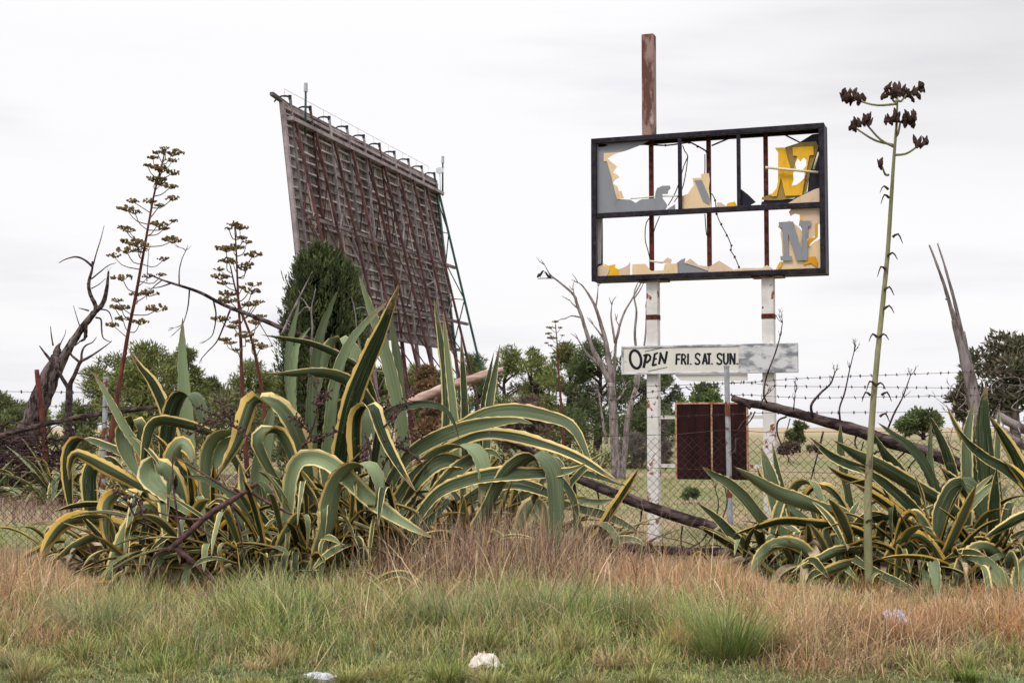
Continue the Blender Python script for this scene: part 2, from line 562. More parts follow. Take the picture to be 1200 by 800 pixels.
SC.view_settings.gamma = 1.0
SC.view_settings.use_curve_mapping = False
SC.cycles.max_bounces = 6
SC.cycles.transparent_max_bounces = 4
SC.cycles.use_adaptive_sampling = True
SC.cycles.adaptive_threshold = 0.02


# ------------------------------------------------------------------ ground
def patch(x, y, seed=0, scale=1.0):
    """smooth field in 0..1 made of a few sine waves"""
    r = np.random.default_rng(1000 + seed)
    s = np.zeros_like(np.asarray(x, dtype=float))
    for i in range(7):
        a = r.uniform(0, 2 * math.pi)
        k = scale * r.uniform(0.5, 2.6)
        s += np.sin(k * (np.cos(a) * x + np.sin(a) * y) + r.uniform(0, 6.28)) / (0.6 + k / scale * 0.5)
    return np.clip(0.5 + s / 5.5, 0, 1)


def gz(x, y):
    """ground height: nearly flat verge with low humps"""
    x = np.asarray(x, dtype=float)
    y = np.asarray(y, dtype=float)
    near = 0.05 * (patch(x, y, 3, 0.8) - 0.5) * smoothstep(6, 9, y) * (1 - smoothstep(22, 30, y))
    return near


gx = np.concatenate([np.linspace(-2500, -60, 14), np.linspace(-50, -14, 12), np.linspace(-12, 12, 61), np.linspace(14, 50, 12), np.linspace(60, 2500, 14)])
gy = np.concatenate([np.linspace(-40, 4, 8), np.linspace(5, 30, 64), np.linspace(32, 120, 30), np.linspace(140, 4000, 18)])
X, Y = np.meshgrid(gx, gy)
Z = gz(X, Y)
V = np.stack([X.ravel(), Y.ravel(), Z.ravel()], axis=1)
nx = len(gx)
idx = np.arange(len(gx) * len(gy)).reshape(len(gy), nx)
Q = np.stack([idx[:-1, :-1].ravel(), idx[:-1, 1:].ravel(), idx[1:, 1:].ravel(), idx[1:, :-1].ravel()], axis=1)
m, nt, bs = new_mat('verge and field ground')
geo = N(nt, 'ShaderNodeNewGeometry')
sep = N(nt, 'ShaderNodeSeparateXYZ')
nt.links.new(geo.outputs['Position'], sep.inputs[0])
gx_, gy_ = sep.outputs[0], sep.outputs[1]
big = noise(nt, 0.09, 4, 0.6, vec=geo.outputs['Position'], stretch=(0.5, 1, 1))
mid = noise(nt, 0.7, 5, 0.65, vec=geo.outputs['Position'])
fin = noise(nt, 14.0, 6, 0.7, vec=geo.outputs['Position'])
straw = mixc(nt, ramp(nt, fin, 0.35, 0.7), (0.20, 0.15, 0.085), (0.36, 0.285, 0.175))
green = mixc(nt, ramp(nt, fin, 0.3, 0.7), (0.10, 0.115, 0.042), (0.215, 0.225, 0.10))
fieldc = mixc(nt, ramp(nt, mathn(nt, 'ADD', mathn(nt, 'MULTIPLY', big, 0.6), mathn(nt, 'MULTIPLY', mid, 0.4)), 0.45, 0.54), straw, green)
# mown green strip behind the left part of the fence
lawn = mathn(nt, 'MULTIPLY', mathn(nt, 'SUBTRACT', 1.0, ramp(nt, gx_, -3.6, -2.4)), mathn(nt, 'MULTIPLY', ramp(nt, gy_, 18.2, 18.8), mathn(nt, 'SUBTRACT', 1.0, ramp(nt, gy_, 23.0, 25.0))))
fieldc = mixc(nt, mathn(nt, 'MULTIPLY', lawn, 0.85), fieldc, green)
thatch = mixc(nt, ramp(nt, fin, 0.35, 0.65), (0.075, 0.052, 0.033), (0.19, 0.135, 0.085))
vergegreen = mixc(nt, ramp(nt, fin, 0.35, 0.65), (0.05, 0.06, 0.022), (0.13, 0.14, 0.055))
verge = mixc(nt, mathn(nt, 'SUBTRACT', 1.0, ramp(nt, mathn(nt, 'ADD', gy_, mathn(nt, 'MULTIPLY', mid, 3.0)), 11.2, 14.0)), thatch, vergegreen)
far = mixc(nt, ramp(nt, gy_, 130, 420), fieldc, (0.34, 0.27, 0.17))
gcol = mixc(nt, ramp(nt, gy_, 17.9, 19.2), verge, far)
nt.links.new(gcol, bs.inputs['Base Color'])
bs.inputs['Roughness'].default_value = 0.95
bs.inputs['Specular IOR Level'].default_value = 0.1
bump(nt, bs, fin, 0.6, 0.03)
ground = link_mesh('ground', fast_mesh('ground', V, quads=Q, smooth=True), m)
tag(ground, kind='structure')


# ------------------------------------------------------------------ grass (uncountable: stuff)
def blades(x, y, length, lean, curve, width, col_base, col_tip, rng, seg=4, az=None, z0=None):
    """ribbons that rise from the ground, lean over and curve; every array has one entry per blade"""
    n = len(x)
    az = rng.uniform(0, 2 * math.pi, n) if az is None else az
    z0 = gz(x, y) - 0.01 if z0 is None else z0
    h = np.stack([np.cos(az), np.sin(az)], axis=1)
    pos = np.stack([x, y, z0], axis=1)
    wdir = np.stack([-np.sin(az), np.cos(az), np.zeros(n)], axis=1)
    tw = rng.uniform(-1, 1, n)[:, None]
    wdir = wdir + tw * np.concatenate([h, np.zeros((n, 1))], axis=1) * 0.8
    wdir /= np.linalg.norm(wdir, axis=1)[:, None]
    verts = np.empty((n, (seg + 1) * 2, 3), dtype=np.float32)
    cols = np.empty((n, (seg + 1) * 2, 3), dtype=np.float32)
    ang = lean.copy()
    step = length / seg
    bendaz = rng.normal(0, 0.25, n)
    for i in range(seg + 1):
        t = i / seg
        wd = width * (1 - 0.85 * t ** 1.5) * 0.5
        verts[:, 2 * i] = pos - wdir * wd[:, None]
        verts[:, 2 * i + 1] = pos + wdir * wd[:, None]
        c = col_base * (1 - t) + col_tip * t  # darker foot colours put the shade at the blade bases into the tint
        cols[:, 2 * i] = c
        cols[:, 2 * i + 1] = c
        d = np.stack([h[:, 0] * np.sin(ang), h[:, 1] * np.sin(ang), np.cos(ang)], axis=1)
        pos = pos + d * step[:, None]
        pos[:, 2] = np.maximum(pos[:, 2], z0 + 0.012)
        ang = ang + curve / seg
        ca, sa = np.cos(bendaz / seg), np.sin(bendaz / seg)
        h = np.stack([h[:, 0] * ca - h[:, 1] * sa, h[:, 0] * sa + h[:, 1] * ca], axis=1)
    base = (np.arange(n) * (seg + 1) * 2)[:, None]
    q = []
    for i in range(seg):
        a = 2 * i
        q.append(base + np.array([[a, a + 1, a + 3, a + 2]]))
    quads = np.concatenate(q, axis=0)
    return verts.reshape(-1, 3), quads, cols.reshape(-1, 3)


def merge(parts):
    v, q, c = [], [], []
    o = 0
    for a, b, d in parts:
        v.append(a)
        q.append(b + o)
        c.append(d)
        o += len(a)
    return np.concatenate(v), np.concatenate(q), np.concatenate(c)


def grass_object(name, parts, label):
    v, q, c = merge(parts)
    o = link_mesh(name, fast_mesh(name, v, quads=q, col=c), M['grass'])
    tag(o, label, 'grass', kind='stuff')
    return o


def pick(rng, n, palette, weights, jit=0.18):
    p = np.array(palette)
    wts = np.array(weights, dtype=float)
    k = rng.choice(len(p), n, p=wts / wts.sum())
    return p[k] * (1 + rng.uniform(-jit, jit, (n, 1)))


STRAW = [(0.46, 0.33, 0.19), (0.42, 0.26, 0.165), (0.58, 0.46, 0.31), (0.33, 0.24, 0.17), (0.50, 0.30, 0.19)]
GREY = [(0.27, 0.215, 0.195), (0.36, 0.28, 0.25), (0.22, 0.165, 0.15), (0.46, 0.34, 0.25)]
GREEN = [(0.20, 0.255, 0.055), (0.285, 0.325, 0.085), (0.155, 0.22, 0.07), (0.41, 0.40, 0.14), (0.26, 0.32, 0.15)]


def scatter(rng, n, y0, y1, margin=1.0):
    """ground points between two distances that fill the view's width and a bit more"""
    y = rng.uniform(y0, y1, n)
    half = 0.37 * y + margin
    x = rng.uniform(-1, 1, n) * half
    return x, y


def ucol(x, y):
    return x / y * FPX + 600


rg = np.random.default_rng(5)
STRAW = [(0.60, 0.42, 0.23), (0.52, 0.30, 0.165), (0.72, 0.56, 0.36), (0.34, 0.22, 0.13), (0.58, 0.33, 0.175)]
GREY = [(0.34, 0.25, 0.19), (0.46, 0.34, 0.25), (0.16, 0.105, 0.085), (0.60, 0.43, 0.27)]


def dryness(x, y):
    """0 in the green near edge of the verge, 1 in the dry grass; the border wanders"""
    u = ucol(x, y)
    pn = patch(x, y, 1, 1.3)
    edge = 12.6 - 1.4 * (1 - smoothstep(60, 260, u)) - 2.3 * smoothstep(800, 980, u) - 0.5 * smoothstep(640, 760, u)
    return smoothstep(edge - 1.0, edge + 1.0, y + 2.2 * (pn - 0.5))


def mound(u, y):
    return np.exp(-(((u - 585) / 100) ** 2 + ((y - 14.0) / 1.1) ** 2))


ENV = np.array([(-200, 636), (0, 638), (50, 650), (120, 690), (200, 702), (300, 694), (380, 676), (430, 664), (470, 632), (520, 610), (590, 602), (650, 630), (700, 650), (760, 650), (850, 658), (900, 684), (1000, 702), (1100, 700), (1200, 694), (1400, 690)], dtype=float)


def limit(ln, x, y, rng, lo=0.05):
    """the dry grass stands lower right at the agaves' feet and taller between them"""
    u = ucol(x, y)
    hmax = (500 + EYE * FPX / y - np.interp(u, ENV[:, 0], ENV[:, 1])) * y / FPX
    hmax = np.maximum(hmax * rng.uniform(0.75, 1.35, len(x)), lo)
    return np.minimum(ln, hmax * 1.15)


dry, grn = [], []
# matted dry grass, mid verge to the fence
x, y = scatter(rg, 120000, 9.0, 18.2)
u = ucol(x, y)
front = dryness(x, y)
keep = rg.uniform(0, 1, len(x)) < (0.02 + 0.98 * front) * (1 - 0.80 * smoothstep(14.6, 15.6, y) * (np.abs(u - 800) > 70)) * (1 - 0.5 * smoothstep(16.6, 17.6, y))
x, y, u, front = x[keep], y[keep], u[keep], front[keep]
clump = patch(x, y, 2, 3.2)
mo = mound(u, y)
ln = (0.15 + 0.50 * clump * front) * rg.uniform(0.5, 1.3, len(x))
ln *= 1 + 0.35 * mo
ln *= 1 - 0.45 * np.exp(-((u - 790) / 90) ** 2) * smoothstep(12.8, 14.0, y)
ln *= 1 - 0.25 * smoothstep(14.2, 15.4, y)
ln *= 0.55 + 0.45 * smoothstep(9.2, 11.5, y)
ln = limit(ln, x, y, rg)
c = pick(rg, len(x), STRAW + [(0.20, 0.13, 0.085)], (3, 4, 1, 3, 3, 3), 0.35) * (0.7 + 0.5 * patch(x, y, 12, 5.0))[:, None]
cg = pick(rg, len(x), GREY, (3, 3, 3, 1), 0.3)
isg = (rg.uniform(0, 1, len(x)) < np.clip(1.15 * mo + 0.12, 0, 0.85))[:, None]
c = np.where(isg, cg, c)
gb = pick(rg, len(x), GREEN, (2, 2, 1, 3, 1))
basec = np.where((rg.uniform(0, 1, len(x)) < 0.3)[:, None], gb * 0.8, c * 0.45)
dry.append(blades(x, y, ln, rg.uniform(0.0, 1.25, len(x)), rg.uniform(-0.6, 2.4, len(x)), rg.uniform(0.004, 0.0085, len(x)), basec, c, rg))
# loose arching stems on top of the mat
x, y = scatter(rg, 26000, 9.4, 15.4)
u = ucol(x, y)
keep = rg.uniform(0, 1, len(x)) < 0.04 + 0.96 * dryness(x, y)
x, y, u = x[keep], y[keep], u[keep]
n = len(x)
mo = mound(u, y)
c = pick(rg, n, STRAW + [GREY[1], GREY[3]], (4, 4, 4, 1, 4, 2, 2), 0.25)
ln = rg.uniform(0.30, 0.85, n) * (1 + 0.35 * mo) * (0.6 + 0.4 * smoothstep(9.5, 12, y)) * (1 - 0.35 * np.exp(-((u - 790) / 80) ** 2) * smoothstep(12.8, 14.0, y))
ln = limit(ln, x, y, rg, 0.09)
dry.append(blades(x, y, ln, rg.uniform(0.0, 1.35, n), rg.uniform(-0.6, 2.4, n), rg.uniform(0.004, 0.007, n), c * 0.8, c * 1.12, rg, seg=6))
# bold single stems that stand out against the mat
x, y = scatter(rg, 9000, 9.6, 15.2)
u = ucol(x, y)
keep = rg.uniform(0, 1, len(x)) < 0.20 + 0.80 * dryness(x, y)
x, y, u = x[keep], y[keep], u[keep]
n = len(x)
c = pick(rg, n, [(0.74, 0.60, 0.40), (0.66, 0.46, 0.30), (0.56, 0.36, 0.23), (0.20, 0.13, 0.09)], (4, 4, 3, 2), 0.2)
ln = rg.uniform(0.35, 0.95, n) * (0.6 + 0.4 * smoothstep(9.5, 12, y)) * (1 - 0.35 * np.exp(-((u - 790) / 80) ** 2) * smoothstep(12.8, 14.0, y))
ln = limit(ln, x, y, rg, 0.12) * rg.uniform(0.9, 1.3, n) * (0.35 + 0.65 * smoothstep(9.8, 11.5, y))
dry.append(blades(x, y, ln, rg.uniform(0.0, 1.3, n), rg.uniform(0.0, 2.4, n), rg.uniform(0.007, 0.0105, n), c * 0.85, c, rg, seg=6))
# dense dark matted tangle on the mound in the middle
n = 9000
u = 585 + 88 * rg.normal(0, 0.8, n)
y = 14.0 + rg.normal(0, 0.6, n)
x = (u - 600) / FPX * y
c = pick(rg, n, GREY + [(0.13, 0.085, 0.085)], (3, 3, 3, 2, 3), 0.3)
c = np.where((rg.uniform(0, 1, n) < 0.22)[:, None], pick(rg, n, STRAW, (2, 2, 4, 0, 2), 0.2), c)
dry.append(blades(x, y, rg.uniform(0.3, 1.0, n), rg.uniform(0.0, 1.45, n), rg.uniform(-0.8, 1.6, n), rg.uniform(0.004, 0.009, n), c * 0.7, c * 1.1, rg, seg=6))
# separate tufts that break the even carpet
def tufts(rng, n, y0, y1, want_dry, pal, wts, h0, h1, cap):
    cx, cy_ = scatter(rng, n, y0, y1, 0.5)
    dr = dryness(cx, cy_)
    keep = rng.uniform(0, 1, n) < (dr if want_dry else 1 - dr)
    cx, cy_ = cx[keep], cy_[keep]
    for X0, Y0 in zip(cx, cy_):
        k = int(rng.uniform(60, 170))
        sp = rng.uniform(0.05, 0.13)
        a = rng.uniform(0, 2 * math.pi, k)
        rad = sp * np.sqrt(rng.uniform(0, 1, k))
        x_, y_ = X0 + rad * np.cos(a), Y0 + rad * np.sin(a)
        hue = np.array(pal[rng.choice(len(pal), p=np.array(wts) / sum(wts))])
        c_ = hue[None] * rng.uniform(0.6, 1.35, (k, 1))
        H = rng.uniform(h0, h1) * (0.45 + 0.55 * smoothstep(9.2, 11.5, np.full(k, Y0)))
        ln_ = H * rng.uniform(0.5, 1.15, k)
        if cap:
            ln_ = np.minimum(ln_, limit(ln_, x_, y_, rng, 0.14) * 1.25)
        wind = rng.uniform(-0.5, 0.5)
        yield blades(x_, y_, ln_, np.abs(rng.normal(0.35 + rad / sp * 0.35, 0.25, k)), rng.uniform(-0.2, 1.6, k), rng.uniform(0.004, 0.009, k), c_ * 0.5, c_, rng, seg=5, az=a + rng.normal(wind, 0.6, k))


dry += list(tufts(rg, 330, 9.6, 14.6, True, STRAW + [(0.62, 0.33, 0.14), (0.40, 0.37, 0.14), (0.24, 0.27, 0.09)], (3, 4, 3, 1, 4, 4, 2, 2), 0.30, 0.62, True))
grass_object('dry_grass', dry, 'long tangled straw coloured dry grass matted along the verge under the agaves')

# green grass of the verge
x, y = scatter(rg, 85000, 8.3, 14.6)
fr = 1 - dryness(x, y)
keep = rg.uniform(0, 1, len(x)) < 0.06 + 0.94 * fr
x, y, fr = x[keep], y[keep], fr[keep]
cl = patch(x, y, 4, 4.0)
ln = (0.045 + 0.11 * smoothstep(9.0, 10.6, y) + 0.34 * cl * smoothstep(9.3, 11.4, y)) * rg.uniform(0.5, 1.35, len(x))
c = pick(rg, len(x), GREEN + [(0.05, 0.07, 0.025)], (3, 3, 3, 2, 3, 3), 0.35) * 1.15
sw = pick(rg, len(x), STRAW, (3, 1, 3, 1, 1))
hue = patch(x, y, 6, 2.0)
tip = np.where((rg.uniform(0, 1, len(x)) < 0.12 + 0.5 * hue)[:, None], sw * 0.95, c * 1.2)
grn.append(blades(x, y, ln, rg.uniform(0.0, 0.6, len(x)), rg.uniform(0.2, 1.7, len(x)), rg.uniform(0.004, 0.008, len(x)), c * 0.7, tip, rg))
grn += list(tufts(rg, 300, 8.8, 13.2, False, GREEN + [(0.42, 0.42, 0.15), (0.36, 0.30, 0.13), (0.55, 0.42, 0.22)], (3, 3, 3, 4, 3, 4, 3, 3), 0.18, 0.5, True))
grass_object('green_grass', grn, 'short and tufted green grass along the near edge of the verge')


# one bold green tussock and softer ones (each stands on its own)
def tussock(u, d, n, h, spread, pal, label, group=None):
    c0 = G(u, d)
    r = np.random.default_rng(int(u * 7 + d * 100))
    a = r.uniform(0, 2 * math.pi, n)
    rad = spread * 0.4 * np.sqrt(r.uniform(0, 1, n))
    x = c0.x + rad * np.cos(a)
    y = c0.y + rad * np.sin(a)
    c = pick(r, n, pal, [1] * len(pal))
    lean = 0.08 + 0.75 * rad / (spread * 0.4) * r.uniform(0.2, 1.3, n) + np.abs(r.normal(0, 0.12, n))
    h = h * (1 + 0.25 * np.sin(a * 2 + u) + 0.15 * np.sin(a * 5))
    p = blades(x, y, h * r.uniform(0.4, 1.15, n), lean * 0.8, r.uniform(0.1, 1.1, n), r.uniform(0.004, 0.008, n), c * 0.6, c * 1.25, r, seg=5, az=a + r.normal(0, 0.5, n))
    v = p[0] - np.array(c0, dtype=np.float32)
    o = link_mesh('grass_tussock', fast_mesh('grass_tussock', v, quads=p[1], col=p[2]), M['grass'])
    o.location = c0
    tag(o, label, 'grass tussock', group)


LUSH = [(0.16, 0.235, 0.05), (0.23, 0.30, 0.075), (0.12, 0.18, 0.06), (0.30, 0.34, 0.15)]
PALE = [(0.30, 0.32, 0.16), (0.24, 0.29, 0.15), (0.42, 0.38, 0.20), (0.20, 0.25, 0.11)]
tussock(852, 9.9, 1000, 0.50, 0.52, LUSH + [(0.36, 0.34, 0.13)], 'bright green tussock of upright blades at the right of the verge')
tussock(535, 11.3, 900, 0.42, 0.6, PALE, 'pale green tussock below the grey grass mound, left of the white litter')
tussock(640, 11.3, 900, 0.40, 0.55, PALE, 'pale green tussock leaning behind the white litter')
tussock(725, 11.5, 800, 0.40, 0.5, PALE, 'pale green tussock between the white litter and the bright green tussock')
tussock(115, 10.9, 1100, 0.40, 0.65, PALE, 'yellowish green tussock at the left of the verge')
tussock(330, 11.6, 900, 0.42, 0.6, PALE, 'pale green tussock in front of the fallen twig on the left')

# field grass beyond the fence
fld = []
x = rg.uniform(-14, 18, 42000)
y = 18.7 + 26 * rg.uniform(0, 1, 42000) ** 1.4
u = ucol(x, y)
pink = (u < 330) & (y > 23.5)
lawn = (u < 330) & (y <= 24.5)
ln = np.where(pink, 0.24, np.where(lawn, 0.06, 0.075)) * rg.uniform(0.6, 1.4, len(x))
st = pick(rg, len(x), [(0.40, 0.31, 0.18), (0.48, 0.37, 0.22), (0.33, 0.25, 0.15)], (1, 1, 1))
gr = pick(rg, len(x), GREEN, (2, 3, 1, 3, 1))
pk = pick(rg, len(x), [(0.30, 0.19, 0.16), (0.24, 0.16, 0.14), (0.36, 0.25, 0.20)], (1, 1, 1))
isgreen = rg.uniform(0, 1, len(x)) < np.where(lawn, 0.8, 0.7 * smoothstep(0.5, 0.72, patch(x * 0.5, y, 8, 0.55)))
c = np.where(pink[:, None], pk, np.where(isgreen[:, None], gr, st))
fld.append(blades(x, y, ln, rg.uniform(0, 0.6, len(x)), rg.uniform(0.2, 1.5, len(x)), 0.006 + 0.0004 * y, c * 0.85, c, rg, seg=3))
grass_object('field_grass', fld, 'short dry field grass beyond the wire fence')


# ------------------------------------------------------------------ the big screen, seen from behind
A0 = P(330, 115, 58.0)
B0 = P(510, 210, 77.0)
sdir = Vector((B0.x - A0.x, B0.y - A0.y, 0))
SLEN = sdir.length
sdir.normalize()
snor = Vector((sdir.y, -sdir.x, 0))
HT, HB = 15.0, 5.7
screen = thing('projection_screen', 'huge weathered wooden outdoor cinema screen seen from behind on raking struts', 'cinema screen', (A0.x, A0.y, 0))


def wn(h):
    return (HT - h) * 0.122


def SP3(s, h, n=0.0):
    """point on the screen's back: s along, h up, n metres out from the boards (local to the screen's base)"""
    return sdir * s + snor * (wn(h) + n) + Vector((0, 0, h))


rs = random.Random(3)
clad = MB()
# painted face sheet, then vertical boards behind it
for (s0, s1) in ((0.0, SLEN),):
    vs = [SP3(s, h, n) for s in (s0, s1) for h in (HB, HT) for n in (-0.12, -0.06)]
    clad.add(vs, [(0, 1, 3, 2), (4, 6, 7, 5), (0, 4, 5, 1), (2, 3, 7, 6), (0, 2, 6, 4), (1, 5, 7, 3)], (0.28, 0.26, 0.26))
s = 0.0
while s < SLEN - 0.1:
    wv = 0.40
    tone = rs.uniform(0.72, 1.22)
    rows = 4
    for k in range(rows):
        h0, h1 = HB + (HT - HB) * k / rows, HB + (HT - HB) * (k + 1) / rows - 0.01
        t2 = tone * rs.uniform(0.85, 1.12)
        dz = rs.uniform(-0.012, 0.012)
        vs = [SP3(q, h, n) for q in (s, min(s + wv, SLEN)) for h in (h0, h1) for n in (-0.055 + dz, -0.02 + dz)]
        clad.add(vs, [(0, 1, 3, 2), (4, 6, 7, 5), (0, 4, 5, 1), (2, 3, 7, 6), (0, 2, 6, 4), (1, 5, 7, 3)], (t2, t2 * rs.uniform(0.95, 1.0), t2 * rs.uniform(0.95, 1.02)))
    s += wv + 0.085
clad.build('cladding', M['cladding'], screen, fix=True)
NB = 10
bays = [SLEN * (i + 0.25) / (NB - 0.5) for i in range(NB)]
bat = MB()
for k in range(22):
    h = HB + 0.1 + (HT - HB - 0.2) * k / 21
    edges = [0.0] + bays + [SLEN]
    for a, b in zip(edges[:-1], edges[1:]):
        if rs.random() < 0.05:
            continue
        j0, j1 = rs.uniform(-0.05, 0.05), rs.uniform(-0.05, 0.05)
        tn = rs.choice([0.8, 1.0, 1.3, 1.6, 1.9])
        bat.beam(SP3(a, h + j0, 0.045), SP3(b - 0.02, h + j1, 0.06), 0.15, 0.06, col=(tn, tn, tn))
bat.build('batten_grid', M['steel_grey'], screen, fix=True)
for i, s in enumerate(bays):
    last = i == NB - 1
    rk, rg_ = ('steel_fringe' if last else 'steel_red'), rs.uniform(0.8, 1.25)
    mb = MB()
    top = SP3(s, 14.25, 0.30)
    foot = sdir * s + snor * 3.95 + Vector((0, 0, 0))
    mb.beam(top, foot, 0.10, 0.12, up=sdir, col=(rg_, rg_, rg_))
    mb.build('raking_strut', M[rk], screen, fix=True)
    mb = MB()
    mb.beam(SP3(s + 0.1, HT + 0.36, 0.13), SP3(s + 0.1, HB, 0.16), 0.09, 0.10, up=sdir, col=(rs.uniform(0.8, 1.4),) * 3)
    mb.beam(SP3(s + 0.1, HB, 0.16), SP3(s + 0.1, HB, 0.16) * Vector((1, 1, 0)) if False else sdir * (s + 0.1) + snor * (wn(0) + 0.16), 0.16, 0.14, up=sdir, col=(0.8, 0.7, 0.7))
    mb.build('wall_post', M['steel_fringe' if last else ('steel_red' if i % 4 == 1 else 'steel_grey')], screen, fix=True)
    # zigzag braces between wall post and raking strut
    mb = MB()
    hs = [13.6, 12.0, 10.4, 8.4, 6.2, 4.0, 1.8]
    for k in range(len(hs) - 1):
        def rp(h):
            t = (14.25 - h) / 14.25
            return top * (1 - t) + foot * t
        a = rp(hs[k]) if k % 2 else SP3(s + 0.1, hs[k], 0.2)
        b = SP3(s + 0.1, hs[k + 1], 0.2) if k % 2 else rp(hs[k + 1])
        tn = rs.choice([0.8, 1.0, 1.3, 1.6])
        mb.beam(a, b, 0.05, 0.05, up=sdir, col=(tn, tn, tn))
        if k % 2 == 0:
            mb.beam(rp(hs[k + 1]), SP3(s + 0.1, hs[k + 1] + 0.1, 0.2), 0.045, 0.045, up=sdir, col=(tn, tn, tn))
    mb.build('zigzag_brace', M['steel_fringe' if last else rs.choice(['steel_red', 'steel_grey', 'steel_red'])], screen, fix=True)
    if i < NB - 1:
        # long diagonal wind brace across the bay
        mb = MB()
        s2 = bays[i + 1]
        h1, h2 = rs.uniform(9, 13), rs.uniform(6.2, 9)
        if i % 2:
            h1, h2 = h2, h1
        mb.beam(SP3(s + 0.1, h1, 0.3), SP3(s2, h2, 0.3), 0.07, 0.05, col=(1.3, 1.25, 1.2) if i % 3 else (0.9, 0.8, 0.8))
        mb.build('wind_brace', M['steel_grey'], screen, fix=True)
        mb = MB()
        h1, h2 = rs.uniform(12, 13.8), rs.uniform(9, 12)
        mb.beam(SP3(s + 0.4, h1, 0.3), SP3(s + 0.95, h1 - 2.6, 0.3), 0.06, 0.05, col=(1.7, 1.6, 1.5))
        mb.build('wind_brace', M['steel_grey'], screen, fix=True)
    # curved lamp arm over the top edge
    mb = MB()
    p0 = SP3(s + 0.1, HT + 0.32, 0.13)
    mb.tube([p0, p0 + snor * -0.25 + Vector((0, 0, 0.05)), p0 + snor * -0.5 + Vector((0, 0, 0.02)), p0 + snor * -0.72 + Vector((0, 0, -0.16))], [0.05, 0.04, 0.035], sides=6)
    mb.box(-0.06, 0.06, -0.06, 0.06, -0.12, 0.07, Matrix.Translation(p0))
    mb.build('lamp_arm', M['frame_dark'], screen, fix=True)
mb = MB()
mb.beam(SP3(0.1, 14.3, 0.22), SP3(SLEN + 0.15, 14.3, 0.22), 0.34, 0.15, col=(1.15, 1.1, 1.15))
mb.beam(SP3(0.0, 14.75, 0.1), SP3(SLEN, 14.75, 0.1), 0.1, 0.12, col=(1.3, 1.25, 1.25))
mb.beam(SP3(0.0, 14.98, 0.02), SP3(SLEN, 14.98, 0.02), 0.16, 0.1, col=(0.6, 0.55, 0.55))
mb.beam(SP3(-0.9, HT + 0.12, -0.02), SP3(0.4, HT - 0.02, 0.0), 0.16, 0.14, col=(0.35, 0.35, 0.35))
mb.build('walkway', M['steel_grey'], screen, fix=True)
for h, f in ((10.2, 0.55), (7.15, 0.78), (5.75, 0.2)):
    mb = MB()
    mb.beam(SP3(0.3, h, f), SP3(SLEN + (0.4 if h < 8 else 0.1), h, f), 0.14, 0.14, col=(0.7, 0.62, 0.65))
    mb.build('tie_rail', M['steel_grey'], screen, fix=True)
mb = MB()
mb.beam(SP3(0.02, HB, 0.02), SP3(0.02, HT, 0.02), 0.16, 0.2, up=sdir, col=(1.1, 1.05, 1.1))
mb.build('edge_board', M['steel_grey'], screen, fix=True)
mb = MB()
mb.beam(SP3(SLEN, HB, 0.02), SP3(SLEN, HT, 0.02), 0.16, 0.16, up=sdir, col=(0.75, 0.7, 0.7))
mb.build('edge_board', M['steel_grey'], screen, fix=True)
mb = MB()
a = [SP3(s + 0.6, HT + 0.8, -0.3) for s in bays]
for p, q in zip(a[:-1], a[1:]):
    mb.beam(p, q, 0.012, 0.012)
for p in a:
    mb.beam(p, p - Vector((0, 0, 0.8)), 0.012, 0.012)
mb.build('guard_wire', M['steel_grey'], screen, fix=True)


def antenna(s, h0, h1, dish=False):
    mb = MB()
    p = SP3(s, h0, 0.25)
    p.z = h0
    q = p.copy()
    q.z = h1
    mb.tube([p, q], [0.05, 0.045], sides=7, n=2)
    o = mb.build('antenna_mast', M['steel_fringe'], screen, smooth=True)
    mb = MB()
    mb.tube([q, q + Vector((0, 0, 0.02)), q + Vector((0, 0, 0.36)), q + Vector((0, 0, 0.38))], [0.085, 0.085, 0.08, 0.075], sides=10, smooth_path=False)
    mb.build('antenna_head', M['antenna'], o, smooth=False)
    if dish:
        mb = MB()
        cen = q + Vector((-0.16, -0.1, -0.42))
        M4 = Matrix.Translation(cen) @ Matrix.Rotation(math.radians(68), 4, 'X')
        vs, fs = [M4 @ Vector((0, 0, -0.11))], []
        for rr, zz in ((0.11, -0.06), (0.22, 0.0), (0.20, 0.02), (0.0, -0.06)):
            if rr:
                vs += [M4 @ Vector((rr * math.cos(a), rr * math.sin(a), zz)) for a in np.linspace(0, 2 * math.pi, 17)[:-1]]
        for i in range(16):
            j = (i + 1) % 16
            fs += [(0, 1 + j, 1 + i), (1 + i, 1 + j, 17 + j, 17 + i), (17 + i, 17 + j, 33 + j, 33 + i)]
        fs.append(tuple(33 + i for i in range(16)))
        mb.add(vs, fs)
        mb.build('dish', M['antenna'], o, fix=True)
        mb = MB()
        mb.beam(cen, cen + Vector((0.05, 0, -1.35)), 0.04)
        mb.build('dish_bracket', M['antenna'], o, fix=True)


antenna(1.55, 13.9, 15.72)
antenna(SLEN + 0.25, 14.2, 16.0, True)
# ------------------------------------------------------------------ the roadside sign
TLp = P(691, 160, 20.4)
BLp = P(694.4, 327, 20.4)
BRp = P(969, 321, 19.3)
ex = Vector((BRp.x - BLp.x, BRp.y - BLp.y, 0))
SW = ex.length
ex.normalize()
ez = Vector((-0.006 * ex.x, -0.006 * ex.y, 1)).normalized()          # the sign leans a touch to the left
ey = ez.cross(ex)                                                     # away from the road
S0 = Vector((BLp.x, BLp.y, 0)) + ex * 0.014
RM = Matrix((ex, ey, ez)).transposed()
sign = thing('roadside_sign', 'tall broken cinema sign with smashed panels, white rusty posts and a small opening days board', 'sign', S0)
sign.rotation_euler = RM.to_euler()
RI = RM.transposed()
CAML = RI @ (Vector((0, 0, EYE)) - S0)


